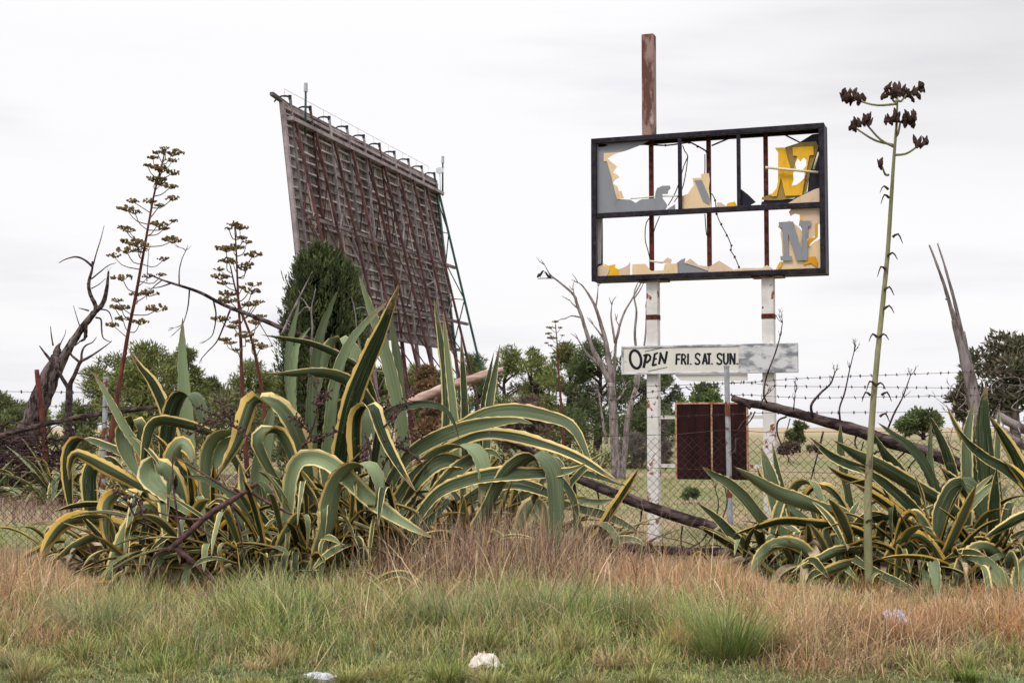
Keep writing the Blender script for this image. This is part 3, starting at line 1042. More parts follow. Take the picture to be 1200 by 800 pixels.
def S(u, v, off=0.0):
    """picture point on the sign's plane (off metres behind its face) as local x, z"""
    r = RI @ ray(u, v)
    k = (off - CAML.y) / r.y
    q = CAML + r * k
    return (q.x, q.z)


x0, zt0 = S(691, 160)
x1, zb1 = S(969, 321)
zt = (S(691, 160)[1] + S(964.7, 144.7)[1]) / 2
zb = (S(694.4, 327)[1] + zb1) / 2
x0 = (S(691, 160)[0] + S(694.4, 327)[0]) / 2
x1 = (S(964.7, 144.7)[0] + S(969, 321)[0]) / 2
FW = 0.075
DEP = 0.36
zr = (S(700, 251.5)[1] + S(963, 239)[1]) / 2


def SC1(pts, ox, oy, k=8.0, off=0.03):
    return [S(ox + a / k, oy + b / k, off) for a, b in pts]


def za(pts, off=0.03):
    return SC1(pts, 680, 140, off=off)


def zbq(pts, off=0.03):
    return SC1(pts, 830, 140, off=off)


def zc(pts, off=0.03):
    return SC1(pts, 680, 235, off=off)


def zd(pts, off=0.03):
    return SC1(pts, 830, 235, off=off)


f = MB()
b = 0.006
for y0, y1 in ((0.0, 0.06), (DEP - 0.05, DEP)):
    f.box(x0, x1, y0, y1, zt - FW, zt, bev=b)
    f.box(x0, x1, y0, y1, zb, zb + FW, bev=b)
    f.box(x0, x0 + FW, y0 + 0.002, y1 - 0.002, zb + FW, zt - FW)
    f.box(x1 - FW, x1, y0 + 0.002, y1 - 0.002, zb + FW, zt - FW)
f.box(x0 + 0.004, x1 - 0.004, 0.06, DEP - 0.05, zt - 0.03, zt - 0.006)
f.box(x0 + 0.004, x1 - 0.004, 0.06, DEP - 0.05, zb + 0.006, zb + 0.03)
f.box(x0 + 0.004, x0 + 0.02, 0.06, DEP - 0.05, zb + 0.03, zt - 0.03)
f.box(x1 - 0.02, x1 - 0.004, 0.06, DEP - 0.05, zb + 0.03, zt - 0.03)
cab = f.build('cabinet_frame', M['frame_dark'], sign, fix=True)
f = MB()
f.box(x0 + FW, x1 - FW, 0.006, 0.056, zr - 0.038, zr + 0.038, bev=b)
f.build('middle_rail', M['frame_dark'], sign, fix=True)
for u in (796.5, 865.5):
    xm = S(u, 200, 0.01)[0]
    f = MB()
    f.box(xm - 0.026, xm + 0.026, 0.009, 0.05, zr + 0.038, zt - FW)
    f.build('mullion', M['frame_dark'], sign)
for u in (763.5, 831, 898):
    xm = S(u, 240, DEP - 0.11)[0]
    f = MB()
    f.box(xm - 0.027, xm + 0.027, DEP - 0.15, DEP - 0.07, zb + 0.03, zt - 0.03)
    f.build('rusty_upright', M['rust_bar'], sign)
# peeled lining on the inner left side
f = MB()
f.prism(zc([(162, 160), (215, 150), (200, 240), (195, 590), (165, 600)], 0.22), 0.21, 0.225)
f.build('peeled_lining', M['board'], sign, fix=True)


def shard(name, mat, polys, off, label=None, holes=()):
    f = MB()
    for k, p in enumerate(polys):
        f.prism(p, off + k * 0.0013, off + 0.005 + k * 0.0013, holes=holes)
    o = f.build(name, M[mat], sign, fix=True)
    if label:
        o['label'] = label
    return o


o1, o2, o3 = 0.070, 0.062, 0.080
q2, q3 = 0.150, 0.170
shard('broken_panel', 'sh_grey', [za([(140, 205), (640, 183), (650, 196), (560, 240), (440, 288), (380, 305), (220, 315), (220, 390), (250, 390), (300, 570), (345, 745), (470, 750), (520, 780), (560, 752), (580, 745), (700, 735), (705, 680), (720, 640), (770, 618), (840, 616), (848, 640), (825, 665), (820, 695), (770, 695), (770, 730), (818, 800), (800, 845), (890, 790), (890, 880), (145, 890)], o1)], o1, 'grey broken panel at the upper left of the sign',
      holes=[za([(165, 258), (175, 225), (235, 228), (266, 243), (210, 258)], o1)])
shard('panel_shard', 'sh_cream', [za([(220, 315), (372, 305), (300, 335), (255, 368), (300, 405), (347, 440), (318, 475), (308, 498), (345, 515), (368, 540), (325, 565), (303, 598), (330, 612), (352, 630), (362, 672), (388, 668), (395, 700), (412, 737), (345, 748), (300, 570), (250, 392), (220, 392)], o2)], o2)
shard('panel_shard', 'sh_cream', [za([(935, 870), (938, 722), (1010, 690), (1040, 640), (1065, 610), (1050, 545), (1132, 540), (1135, 505), (1205, 498), (1215, 560), (1205, 640), (1235, 870)], o1)], o1)
shard('panel_shard', 'sh_grey', [za([(1070, 562), (1138, 560), (1215, 735), (1210, 795), (1150, 758)], o2)], o2)
shard('panel_shard', 'sh_tan', [zbq([(72, 830), (85, 770), (120, 772), (160, 800), (170, 830)], o1)], o1)
shard('panel_shard', 'sh_yellow', [zbq([(150, 830), (182, 775), (250, 760), (268, 800), (268, 830)], o1)], o1 + 0.008)
shard('panel_shard', 'sh_dark', [zbq([(303, 640), (380, 700), (447, 766), (402, 790), (402, 830), (303, 830)], o1)], o1)
HOLE = [(840, 352), (862, 385), (895, 345), (920, 370), (920, 420), (890, 455), (905, 500), (915, 522), (880, 560), (830, 600), (780, 610), (800, 560), (795, 490), (825, 450), (815, 400)]
shard('back_panel', 'sh_dark', [zbq([(850, 206), (975, 128), (1045, 118), (1050, 640), (1050, 830), (490, 830), (500, 762), (560, 748), (800, 730), (930, 665), (950, 480), (1000, 300), (1010, 215)], 0.19)], 0.19, 'black panel behind the yellow letter')
shard('painted_letter_shade', 'sh_yellow_shaded', [zbq([(720, 250), (855, 206), (1010, 193), (1035, 240), (1000, 345), (955, 480), (922, 665), (830, 718), (700, 742), (560, 748), (500, 742), (505, 718), (600, 690), (640, 640), (655, 560), (655, 400), (735, 380)], q3)], q3, 'shaded part of the broken yellow letter, shade put into its colour', holes=[zbq(HOLE, q3)])
shard('letter', 'sh_yellow', [zbq([(625, 256), (718, 252), (745, 360), (785, 480), (806, 440), (820, 380), (835, 332), (795, 328), (790, 250), (985, 238), (990, 320), (950, 325), (920, 480), (880, 700), (722, 705), (682, 530), (642, 706), (605, 712), (560, 690), (600, 684), (640, 635), (656, 560), (656, 300)], q2)], q2, 'broken yellow letter V', holes=[zbq(HOLE, q2)])
shard('panel_shard', 'sh_tan', [zbq([(735, 785), (830, 725), (900, 690), (1000, 642), (1052, 628), (1055, 830), (738, 830)], o2)], o2 - 0.01)
# lower right
shard('panel_shard', 'sh_tan', [zd([(755, 95), (800, 40), (1062, 40), (1064, 202), (1005, 215), (1008, 262), (1003, 312), (960, 345), (928, 342), (870, 240), (855, 120), (810, 112), (772, 135)], o1)], o1)
shard('panel_shard', 'sh_cream', [zd([(676, 300), (686, 262), (650, 236), (672, 205), (760, 175), (800, 200), (850, 240), (925, 330), (945, 420), (1000, 372), (1064, 335), (1075, 660), (625, 660), (672, 610), (702, 560), (692, 480), (688, 380)], o1)], o1 + 0.007)
shard('panel_shard', 'sh_orange', [zd([(1003, 207), (1030, 200), (1027, 330), (965, 385), (945, 420), (930, 392), (938, 345), (998, 330)], o2)], o2)
shard('panel_shard', 'sh_orange', [zd([(890, 592), (930, 520), (1005, 510), (1026, 560), (1020, 612), (960, 572)], o2)], o2)
shard('panel_shard', 'sh_yellow', [zd([(628, 640), (668, 565), (697, 560), (682, 612)], o2)], o2)
shard('panel_shard', 'sh_yellow', [zd([(855, 178), (865, 118), (884, 172)], o2)], o2)
shard('letter', 'sh_grey', [zd([(660, 192), (795, 185), (880, 462), (880, 230), (850, 226), (855, 180), (962, 177), (960, 226), (935, 232), (930, 548), (830, 550), (748, 300), (752, 505), (786, 510), (782, 550), (680, 553), (675, 512), (706, 508), (695, 242), (665, 236)], 0.05)], 0.045, 'grey slab serif letter N')
# bottom row of fragments
shard('panel_shard', 'sh_tan', [zc([(160, 720), (163, 622), (205, 602), (278, 640), (245, 720)], o1)], o1)
shard('panel_shard', 'sh_yellow', [zc([(205, 588), (265, 610), (327, 593), (327, 630), (360, 640), (386, 670), (340, 720), (230, 720), (262, 640)], o1)], o1 + 0.008)
shard('panel_shard', 'sh_tan', [zc([(360, 642), (420, 620), (450, 598), (468, 572), (466, 720), (370, 720)], o1)], o1 + 0.002)
shard('panel_shard', 'sh_cream', [zc([(488, 595), (610, 590), (662, 655), (780, 650), (792, 590), (910, 584), (916, 720), (486, 720)], o1)], o1)
shard('panel_shard', 'sh_tan', [zc([(765, 576), (815, 528), (858, 548), (845, 592)], o1)], o1 + 0.009)
shard('panel_shard', 'sh_grey', [zc([(903, 580), (945, 548), (985, 533), (975, 578), (1205, 640), (1205, 700), (915, 700)], o1)], o1 + 0.009)
shard('panel_shard', 'sh_tan', [zc([(975, 578), (1032, 538), (1110, 600), (1205, 610), (1205, 655), (1080, 610)], o1)], o1)
shard('panel_shard', 'sh_tan', [zd([(0, 700), (0, 620), (100, 555), (228, 632), (228, 700)], o1)], o1)
shard('panel_shard', 'sh_cream', [zd([(226, 700), (226, 640), (330, 622), (500, 622), (550, 594), (600, 622), (630, 700)], o1)], o1 + 0.006)
# fluorescent tubes and loose wires inside the box


def SL(u, v, off):
    q = S(u, v, off)
    return Vector((q[0], off, q[1]))


for a, c, r in (((897, 195), (959, 200.5), 0.019), ((959.5, 177), (953.5, 197), 0.017), ((739, 232.5), (767, 230), 0.01), ((776, 229.5), (800, 229), 0.01), ((762, 305.5), (777, 307), 0.015)):
    mb = MB()
    mb.tube([SL(a[0], a[1], 0.09), SL(c[0], c[1], 0.09)], [r, r], sides=8, n=2)
    mb.build('fluorescent_tube', M['tube'], sign, smooth=True)
WIRES = [[(752, 169), (764, 169.5), (780, 170), (797, 168), (808, 166.5), (818, 171), (828, 177), (830, 182)],
         [(800, 170), (803, 178), (806, 182), (801, 195), (797, 210), (790, 228), (783, 240)],
         [(806, 182), (804, 200), (799, 222), (790, 236)],
         [(826, 180), (826, 200), (825, 215)], [(834, 170), (848, 164), (860, 159)], [(914, 154), (926, 160), (938, 166)],
         [(834, 226), (838, 234), (840, 250), (845, 262), (852, 275), (857, 287), (856, 292), (861, 300), (866, 312)],
         [(762, 254), (757, 262), (756, 280), (759, 292), (762, 305)], [(773, 253), (768, 265), (766, 272)], [(826, 250), (827, 265), (828, 275)]]
for k, wv in enumerate(WIRES):
    mb = MB()
    mb.tube([SL(u, v, 0.2) for u, v in wv], [0.011 if k in (0, 4, 5) else 0.007] * 2, sides=5, rough=0.2)
    if k in (0, 6):
        for u, v in wv[1:]:
            mb.blob(SL(u, v, 0.2), 0.018, rough=0.4, rnd=rs)
    mb.build('loose_wire', M['rust_bar'], sign)
# posts and the stub of a taller pole
PW = 0.165
posts = []
for u in (766, 901.5):
    xm = S(u, 450, 0.18)[0]
    posts.append(xm)
    mb = MB()
    mb.box(xm - PW / 2, xm + PW / 2, 0.10, 0.10 + PW, -0.1, zb - 0.02, bev=0.008)
    o = mb.build('post', M['post_white'], sign, fix=True)
    mb = MB()
    mb.box(xm - 0.22, xm + 0.22, 0.04, DEP - 0.04, zb - 0.022, zb - 0.003, bev=0.004)
    mb.build('rusted_plate', M['pole_rust'], o, fix=True)
    mb = MB()
    zk = S(u, 371 if u < 800 else 369, 0.1)[1]
    mb.box(xm - PW / 2 - 0.004, xm + PW / 2 + 0.004, 0.096, 0.104 + PW, zk - 0.035, zk + 0.035)
    mb.build('rust_band', M['rust_bar'], o)
xm = S(760.5, 100, 0.18)[0]
zp = S(760, 41, 0.18)[1]
mb = MB()
mb.box(xm - 0.088, xm + 0.088, 0.10, 0.27, zt - 0.003, zp, bev=0.006)
mb.build('upper_pole', M['pole_rust'], sign, fix=True)

# opening days board
OB = 0.02
bx0, bz1 = S(728, 404, OB)
bx1, bz0 = S(935, 436, OB)
bz1 = (bz1 + S(935, 401.5, OB)[1]) / 2
bz0 = (bz0 + S(728, 437.5, OB)[1]) / 2
bxm = S(865.5, 420, OB)[0]
mb = MB()
mb.box(bx0 + 0.03, bxm, OB + 0.012, OB + 0.075, bz0 + 0.025, bz1 - 0.03)
board = mb.build('opening_board', M['board'], sign)
mb = MB()
mb.box(bx0, bxm, OB, OB + 0.08, bz1 - 0.03, bz1, bev=0.004)
mb.box(bx0, bx0 + 0.03, OB + 0.002, OB + 0.079, bz0 + 0.03, bz1 - 0.03)
mb.box(bx0, bxm, OB, OB + 0.08, bz0, bz0 + 0.025, bev=0.004)
mb.build('board_rim', M['board_grey'], board, fix=True)
mb = MB()
mb.box(bxm + 0.003, bx1, OB - 0.006, OB + 0.08, bz0, bz1, bev=0.006)
mb.build('grey_patch', M['board_grey'], board, fix=True)
sx0, sz = S(795, 437.5, OB)
sx1, sz2 = S(875, 445, OB)
mb = MB()
mb.prism([(sx0 - 0.05, sz - 0.005), (sx1, sz - 0.005), (sx1, sz2 + 0.01), (sx0 + 0.3, sz2), (sx0 + 0.02, sz2 + 0.02), (sx0 - 0.05, sz - 0.02)], OB + 0.03, OB + 0.075)
mb.build('torn_strip', M['board'], board, fix=True)

# painted lettering: brush strokes as thin raised ribbons
ST = []


def stroke(w, *pts):
    ST.append((w, [S(720 + a / 8.0, 390 + b_ / 8.0, OB) for a, b_ in pts]))


for i in range(24):
    pass
ST_O = [(197 + 52 * math.cos(t) - 10 * math.sin(t), 245 - 84 * math.sin(t)) for t in np.linspace(0, 2 * math.pi, 25)]
stroke(24, *ST_O)
stroke(24, (297, 205), (285, 262), (272, 325))
stroke(20, (270, 212), (300, 200), (325, 203), (338, 222), (330, 250), (305, 270), (285, 272))
stroke(20, (377, 192), (368, 245), (357, 302))
stroke(15, (368, 198), (407, 182))
stroke(14, (366, 245), (397, 236))
stroke(17, (352, 302), (396, 290))
stroke(20, (432, 180), (428, 230), (416, 290))
stroke(19, (428, 178), (450, 232), (472, 282))
stroke(20, (470, 284), (482, 225), (492, 166))
stroke(5, (282, 171), (480, 128))
stroke(5, (312, 356), (495, 316))
stroke(17, (583, 192), (578, 292))
stroke(16, (578, 197), (620, 195))
stroke(15, (580, 242), (613, 240))
stroke(17, (633, 190), (630, 290))
stroke(15, (630, 195), (652, 196), (666, 214), (658, 236), (632, 244))
stroke(17, (650, 243), (668, 292))
stroke(17, (690, 188), (688, 290))
stroke(16, (714, 280), (714, 292))
stroke(16, (803, 206), (792, 190), (775, 187), (760, 198), (761, 222), (780, 240), (796, 256), (797, 274), (783, 286), (764, 284), (753, 272))
stroke(17, (826, 288), (849, 184))
stroke(17, (847, 184), (869, 288))
stroke(13, (835, 256), (862, 255))
stroke(15, (864, 190), (908, 188))
stroke(17, (887, 188), (886, 288))
stroke(16, (914, 276), (914, 288))
stroke(16, (1008, 203), (997, 188), (980, 185), (965, 196), (966, 220), (985, 238), (1002, 254), (1003, 273), (989, 285), (970, 283), (958, 270))
stroke(17, (1024, 181), (1024, 255), (1030, 275), (1044, 283), (1057, 275), (1063, 255), (1064, 181))
stroke(17, (1085, 286), (1086, 180))
stroke(17, (1086, 180), (1126, 286))
stroke(17, (1126, 286), (1127, 180))
stroke(16, (1152, 274), (1152, 286))
mb = MB()
for k, (wd, pts) in enumerate(ST):
    hw = wd * 1.12 / 8.0 * PX(20.0) / 2
    dep = OB + 0.0105 - 0.00005 * k
    n = len(pts)
    L, Rr = [], []
    for i in range(n):
        a = Vector(pts[max(i - 1, 0)])
        c = Vector(pts[min(i + 1, n - 1)])
        closed = (Vector(pts[0]) - Vector(pts[-1])).length < 1e-4
        if closed and i in (0, n - 1):
            a, c = Vector(pts[-2]), Vector(pts[1])
        d = (c - a).normalized()
        nn = Vector((-d.y, d.x)) * hw
        L.append(Vector(pts[i]) + nn)
        Rr.append(Vector(pts[i]) - nn)
    vs = [(p.x, dep, p.y) for p in L] + [(p.x, dep, p.y) for p in Rr]
    mb.add(vs, [(i, i + 1, n + i + 1, n + i) for i in range(n - 1)])
mb.build('lettering', M['ink'], board)

# rusted blank panel between the posts
PO = 0.10
px0, pz1 = S(791, 471, PO)
px1, pz0 = S(877, 562, PO)
pxm = S(834, 500, PO)[0]
mb = MB()
mb.box(px0 + 0.012, px1 - 0.012, PO + 0.006, PO + 0.05, pz0 + 0.01, pz1 - 0.012)
pan = mb.build('rusted_panel', M['rust_sheet'], sign)
mb = MB()
mb.box(px0, px1, PO - 0.002, PO + 0.055, pz1 - 0.026, pz1, bev=0.004)
mb.box(px0, px0 + 0.024, PO, PO + 0.053, pz0, pz1 - 0.026)
mb.box(px1 - 0.02, px1, PO, PO + 0.053, pz0, pz1 - 0.026)
mb.box(pxm - 0.012, pxm + 0.012, PO + 0.001, PO + 0.03, pz0, pz1 - 0.026)
mb.build('panel_edge', M['rust_orange'], pan, fix=True)
for v in (488, 545):
    for xa, xb in ((posts[0] + PW / 2, px0), (px1, posts[1] - PW / 2)):
        zz = S(800, v, 0.14)[1]
        mb = MB()
        mb.box(xa, xb, 0.15, 0.19, zz - 0.025, zz + 0.025)
        mb.build('cross_bar', M['post_white'], sign)

# ------------------------------------------------------------------ wire fence
FD = 18.6
fence = thing('wire_fence', 'rusty diamond mesh wire fence with barbed strands on galvanised posts', 'fence', (0, FD, 0))
CW, CH = 0.054, 0.106
vs, fs = [], []
z_top = lambda x: 1.50 - 0.02 * max(0, -x)
nw = int(17.0 / CW)
rows = int(1.48 / (CH / 2))
v_l, q_l = [], []
wr = 0.0040
base = 0
for k in range(nw):
    xb = -8.5 + k * CW
    pts = []
    for j in range(rows + 1):
        sgn = 1 if ((j + k) % 2) else -1
        zz = 0.02 + j * CH / 2
        sag = 0.03 * math.sin(xb * 0.9) * (j / rows)
        xx = xb + sgn * CW / 2 + 0.012 * math.sin(zz * 5 + xb * 2) + 0.02 * math.sin(xb * 1.7 + zz)
        zz += sag * 0.6 + 0.012 * math.sin(xb * 3.1)
        pts.append((xx, 0.004 * sgn + 0.03 * math.sin(xb * 1.3 + zz * 2), zz))
    pts = np.array(pts)
    m_ = len(pts)
    ring = np.array([(wr, 0, 0), (-wr * 0.6, wr, 0), (-wr * 0.6, -wr, 0)])
    v_l.append((pts[:, None, :] + ring[None]).reshape(-1, 3))
    i = np.arange(m_ - 1)[:, None] * 3
    for a in range(3):
        b2 = (a + 1) % 3
        q_l.append(base + np.concatenate([i + a, i + b2, i + 3 + b2, i + 3 + a], axis=1))
    base += m_ * 3
link_mesh('wire_mesh', fast_mesh('wire_mesh', np.concatenate(v_l), quads=np.concatenate(q_l)), M['wire'], fence)
for (ut, vt, ub, dy, hh) in ((124, 443, 121, 0.0, 0), (851.5, 429, 855.5, -0.06, 0), (-190, 440, -190, 0, 0), (1215, 434, 1215, -0.03, 0)):
    a = P(ut, vt, FD + dy)
    g_ = G(ub, FD + dy)
    mb = MB()
    mb.tube([(g_.x, dy, -0.1), (a.x, dy, a.z)], [0.035, 0.034], sides=10, n=6)
    o = mb.build('post', M['galv'], fence, smooth=False)
    mb = MB()
    mb.tube([(a.x, dy, a.z - 0.012), (a.x, dy, a.z + 0.016)], [0.040, 0.036], sides=10, n=2)
    mb.build('post_cap', M['galv'], o)
rb = random.Random(21)
def barb(zs, name='barbed_wire', barbs=True, r=0.0034):
    mb = MB()
    pts = [Vector((x, -0.045 + 0.01 * math.sin(x), z + 0.012 * math.sin(x * 1.3 + z * 9))) for x, z in zs]
    mb.tube(pts, [r, r], sides=5, n=90)
    if barbs:
        path = crom(pts, 110)
        for q in path:
            q = Vector(q) + Vector((rb.uniform(-0.04, 0.04), 0, 0))
            for sgn in (1, -1):
                d = Vector((rb.uniform(-0.5, 0.5), 0.3 * sgn, rb.choice((-1, 1)))).normalized() * 0.022
                mb.beam(q - d, q + d, 0.007)
            mb.beam(q - Vector((0.014, 0, 0)), q + Vector((0.014, 0, 0)), 0.011)
    return mb.build(name, M['wire'], fence)


def fz(u, v):
    p = P(u, v, FD)
    return (p.x, p.z)


barb([fz(-180, 456), fz(124, 459), fz(480, 456), fz(700, 455), fz(853, 448), fz(905, 445), fz(970, 442.5), fz(1215, 432)])
barb([fz(-180, 472), fz(124, 476), fz(480, 474), fz(700, 466), fz(853, 447.5), fz(905, 451), fz(970, 452.5), fz(1215, 456)])
barb([fz(-180, 492), fz(124, 496), fz(480, 492), fz(700, 470), fz(853, 463), fz(905, 464), fz(970, 465), fz(1215, 463)])
barb([fz(-180, 510), fz(124, 512), fz(480, 508), fz(700, 491), fz(853, 486), fz(905, 484.5), fz(970, 484), fz(1215, 482)])
barb([fz(-180, 527), fz(124, 526), fz(480, 518), fz(700, 512), fz(790, 508), fz(850, 503), fz(905, 506), fz(970, 506), fz(1215, 506)], 'top_wire', False, 0.004)
barb([fz(-180, 535), fz(124, 535), fz(480, 540), fz(700, 545), fz(1215, 560)], 'tension_wire', False, 0.003)
# ------------------------------------------------------------------ dead wood, stalks
class Wood:
    """one dead stem or tree drawn by its joints; twigs are tapered tubes"""

    def __init__(self, d, seed=0):
        self.d = d
        self.r = random.Random(seed)
        self.mb = MB()
        self.rough = 0.12

    def p(self, u, v, dd=0.0):
        return P(u, v, self.d + dd)

    def limb(self, pts, w, sides=7, dd0=0.0, dd1=0.0, rough=None, col=(1, 1, 1)):
        n = len(pts)
        q = [self.p(u, v, dd0 + (dd1 - dd0) * i / max(1, n - 1)) for i, (u, v) in enumerate(pts)]
        rad = [max(0.0035, x * 0.5 * PX(self.d)) for x in w]
        self.mb.tube(q, rad, sides=sides, n=max(4, n * 4), rough=self.rough if rough is None else rough, seed=self.r.randint(0, 999), col=col)
        return q

    def twigs(self, p0, direction, length, n, depth=0, rad=0.006):
        """fine twigs that fork"""
        d = Vector(direction).normalized()
        for i in range(n):
            dd = (d + Vector((self.r.uniform(-0.7, 0.7), self.r.uniform(-0.5, 0.5), self.r.uniform(-0.4, 0.7)))).normalized()
            L = length * self.r.uniform(0.5, 1.1)
            a = Vector(p0)
            m_ = a + dd * L * 0.5 + Vector((self.r.uniform(-1, 1), 0, self.r.uniform(-1, 1))) * L * 0.12
            e = a + dd * L
            self.mb.tube([a, m_, e], [rad, rad * 0.4], sides=4, n=5, seed=self.r.randint(0, 999))
            if depth > 0:
                self.twigs(m_, dd, L * 0.6, 2, depth - 1, rad * 0.65)
                self.twigs(e, dd, L * 0.5, 2, depth - 1, rad * 0.5)

    def build(self, name, mat, label=None, cat=None, group=None, parent=None):
        o = self.mb.build(name, mat, parent, smooth=True)
        if label:
            tag(o, label, cat, group)
        return o


# twisted dead tree on the left, beyond the fence
wd = Wood(34.0, 4)
wd.rough = 0.22
dtree = thing('dead_tree', 'leaning twisted dead tree with a broken stub and torn bark at the far left', 'dead tree', G(12, 34.0))
def rel(o, root):
    o.parent = root
    o.matrix_parent_inverse = root.matrix_basis.inverted() if False else Matrix.Translation(-Vector(root.location))
    return o


wd.limb([(-4, 588), (12, 555), (30, 515), (45, 480), (58, 445), (68, 418)], [36, 29, 26, 24, 24, 14], sides=11, rough=0.3)
wd.limb([(52, 462), (66, 432), (80, 408), (96, 384), (110, 366)], [20, 17, 12, 10, 8])
wd.limb([(64, 420), (67, 408), (70, 402)], [14, 10, 3], rough=0.4)
rel(wd.build('trunk', M['bark_torn']), dtree)
wb = Wood(34.0, 5)
wb.limb([(108, 368), (120, 356), (125, 338), (127, 318)], [7, 6, 4.5, 2.5])
wb.limb([(111, 366), (112, 358), (106, 345), (104, 332), (108, 315), (108, 306)], [5, 5, 4.5, 4, 3, 2])
wb.limb([(108, 312), (98, 304), (88, 301), (76, 304), (69, 308)], [3, 2.4, 2, 1.4, 0.8])
wb.limb([(108, 314), (113, 296), (118, 280), (122, 264)], [2, 1.5, 1.1, 0.6])
wb.limb([(107, 327), (118, 318), (127, 311), (136, 308)], [2, 1.6, 1.2, 0.6])
wb.limb([(107, 338), (116, 333), (124, 326)], [1.4, 1.1, 0.6])
wb.limb([(104, 364), (97, 362), (92, 361)], [2.2, 1.6, 0.8])
wb.limb([(112, 372), (118, 374), (119, 386), (121, 396), (130, 401)], [2.4, 2.2, 2, 1.6, 0.8])
wb.limb([(112, 362), (126, 364), (131, 374), (131, 380)], [2, 1.6, 1.3, 0.8])
wb.limb([(62, 405), (60, 393), (59, 382)], [2, 1.5, 0.8])
wb.limb([(70, 404), (76, 392), (77, 386)], [1.5, 1, 0.6])
wb.limb([(94, 384), (90, 372), (86, 358)], [1.4, 1, 0.6])
wb.limb([(100, 382), (99, 396), (93, 400)], [5, 4, 1.5], rough=0.4)
wb.twigs(P(127, 318, 34), (0.1, 0, 1), 0.25, 2)
rel(wb.build('branch', M['bark_dark']), dtree)

ws = Wood(33.0, 6)
ws.limb([(77, 572), (78, 545), (79, 510), (80, 480), (81, 450)], [11, 9.5, 8.5, 8, 7.5])
ws.limb([(80, 455), (74, 445), (66, 432), (59, 422), (52, 413), (46, 405)], [5, 4.5, 4.2, 4, 3, 1])
ws.limb([(81, 452), (87, 440), (92, 428), (95, 423)], [6, 5.5, 5, 4.5])
ws.limb([(95, 423), (105, 418), (117, 410), (128, 402), (131, 399)], [4, 3, 2.4, 1.6, 0.8])
ws.limb([(95, 423), (96, 412), (100, 405), (108, 401), (113, 395)], [3, 2.6, 2, 1.4, 0.7])
ws.limb([(94, 425), (88, 420), (83, 415), (83, 408), (90, 403), (97, 397)], [3.5, 3, 2.4, 2, 1.6, 1])
ws.limb([(90, 437), (100, 438), (109, 439)], [2, 1.6, 0.9])
ws.limb([(82, 520), (90, 500), (100, 490), (106, 480)], [3, 2, 1.6, 0.8])
ws.build('dead_snag', M['bark_dark'], 'small black forked dead tree beside the leaning twisted trunk', 'dead tree')

wk = Wood(32.0, 8)
wk.limb([(58, 562), (54, 535), (50, 495), (46, 460), (43, 433)], [9, 7, 6.5, 6, 5], sides=8)
wk.build('broken_stalk', M['stalk_red'], 'short red brown broken stalk standing in front of the twisted dead trunk', 'dead stalk')
wl = Wood(31.0, 9)
wl.limb([(-30, 522), (10, 508), (62, 495), (110, 486), (160, 480), (200, 474)], [7, 6.5, 6, 6, 5, 4])
wl.build('fallen_pole', M['bark_dark'], 'thin fallen dark trunk lying across behind the left fence post', 'fallen trunk')

# dead vine heap under the twisted tree
wv = Wood(32.5, 10)
for i in range(170):
    u = wv.r.uniform(-30, 74)
    v = wv.r.uniform(512, 562)
    dd = wv.r.uniform(-1, 1)
    a = wv.p(u, v, dd)
    pts = [a]
    ang = wv.r.uniform(0, 6.28)
    for k in range(4):
        ang += wv.r.uniform(-0.9, 0.9)
        pts.append(pts[-1] + Vector((math.cos(ang), wv.r.uniform(-0.3, 0.3), 0.55 * math.sin(ang))) * 0.24)
    wv.mb.tube(pts, [0.028, 0.008], sides=4, n=8, seed=i, col=(0.8, 0.65, 0.7))
wv.build('brush_heap', M['bark_dark'], 'heap of dark tangled dead branches at the foot of the twisted tree', 'brush pile')


# agave bloom stalks with dry seed heads
def bloom_stalk(d, stems, clusters, label, seed, wbase=5.0, csize=11.0, group=None):
    r = random.Random(seed)
    g0 = G(stems[0][0][0], d)
    root = thing('bloom_stalk', label, 'flower stalk', g0, group)
    mb = MB()
    spine = []
    for st in stems:
        pts = [P(u, v, d) for u, v in st]
        n = len(pts)
        mb.tube(pts, [wbase * PX(d) / 2, wbase * 0.25 * PX(d) / 2], sides=7, n=n * 4, rough=0.15)
        spine += [Vector(q) for q in crom(pts, 60)]
    rel(mb.build('stem', M['stalk_red'], smooth=True), root)
    for (u, v) in clusters:
        hd = MB()
        c = P(u, v, d + r.uniform(-0.35, 0.35))
        # side arm leaves the stem a bit lower than the head and curves up to it
        best = min(spine, key=lambda q: (q - (c - Vector((0, 0, 0.22)))).length)
        mid = best * 0.45 + c * 0.55 - Vector((r.uniform(-0.05, 0.05), 0, r.uniform(0.02, 0.12)))
        k = csize * r.choice((0.7, 0.9, 1.0, 1.2))  * PX(d) * r.uniform(0.85, 1.2)
        hd.tube([best, mid, c], [0.012, 0.008], sides=4, n=6, col=(0.9, 0.8, 0.75))
        for j in range(r.randint(22, 34)):
            a = r.uniform(0, 6.28)
            rad = math.sqrt(r.uniform(0, 1))
            q = c + Vector((math.cos(a) * rad * k * 0.70, math.sin(a) * rad * k * 0.70, r.uniform(-0.06, 0.32) * k * (1.1 - rad * 0.7)))
            tn = r.uniform(0.6, 1.5)
            hd.blob(q, k * r.uniform(0.07, 0.12), None, k * r.uniform(0.07, 0.13), seg=5, rings=3, rough=0.4, rnd=r, col=(tn, tn * 0.95, tn * 0.85))
            if j % 3 == 0:
                hd.beam(c - Vector((0, 0, k * 0.2)), q, 0.011, col=(0.9, 0.8, 0.75))
        rel(hd.build('seed_head', M['seed'], fix=True), root)
    return root


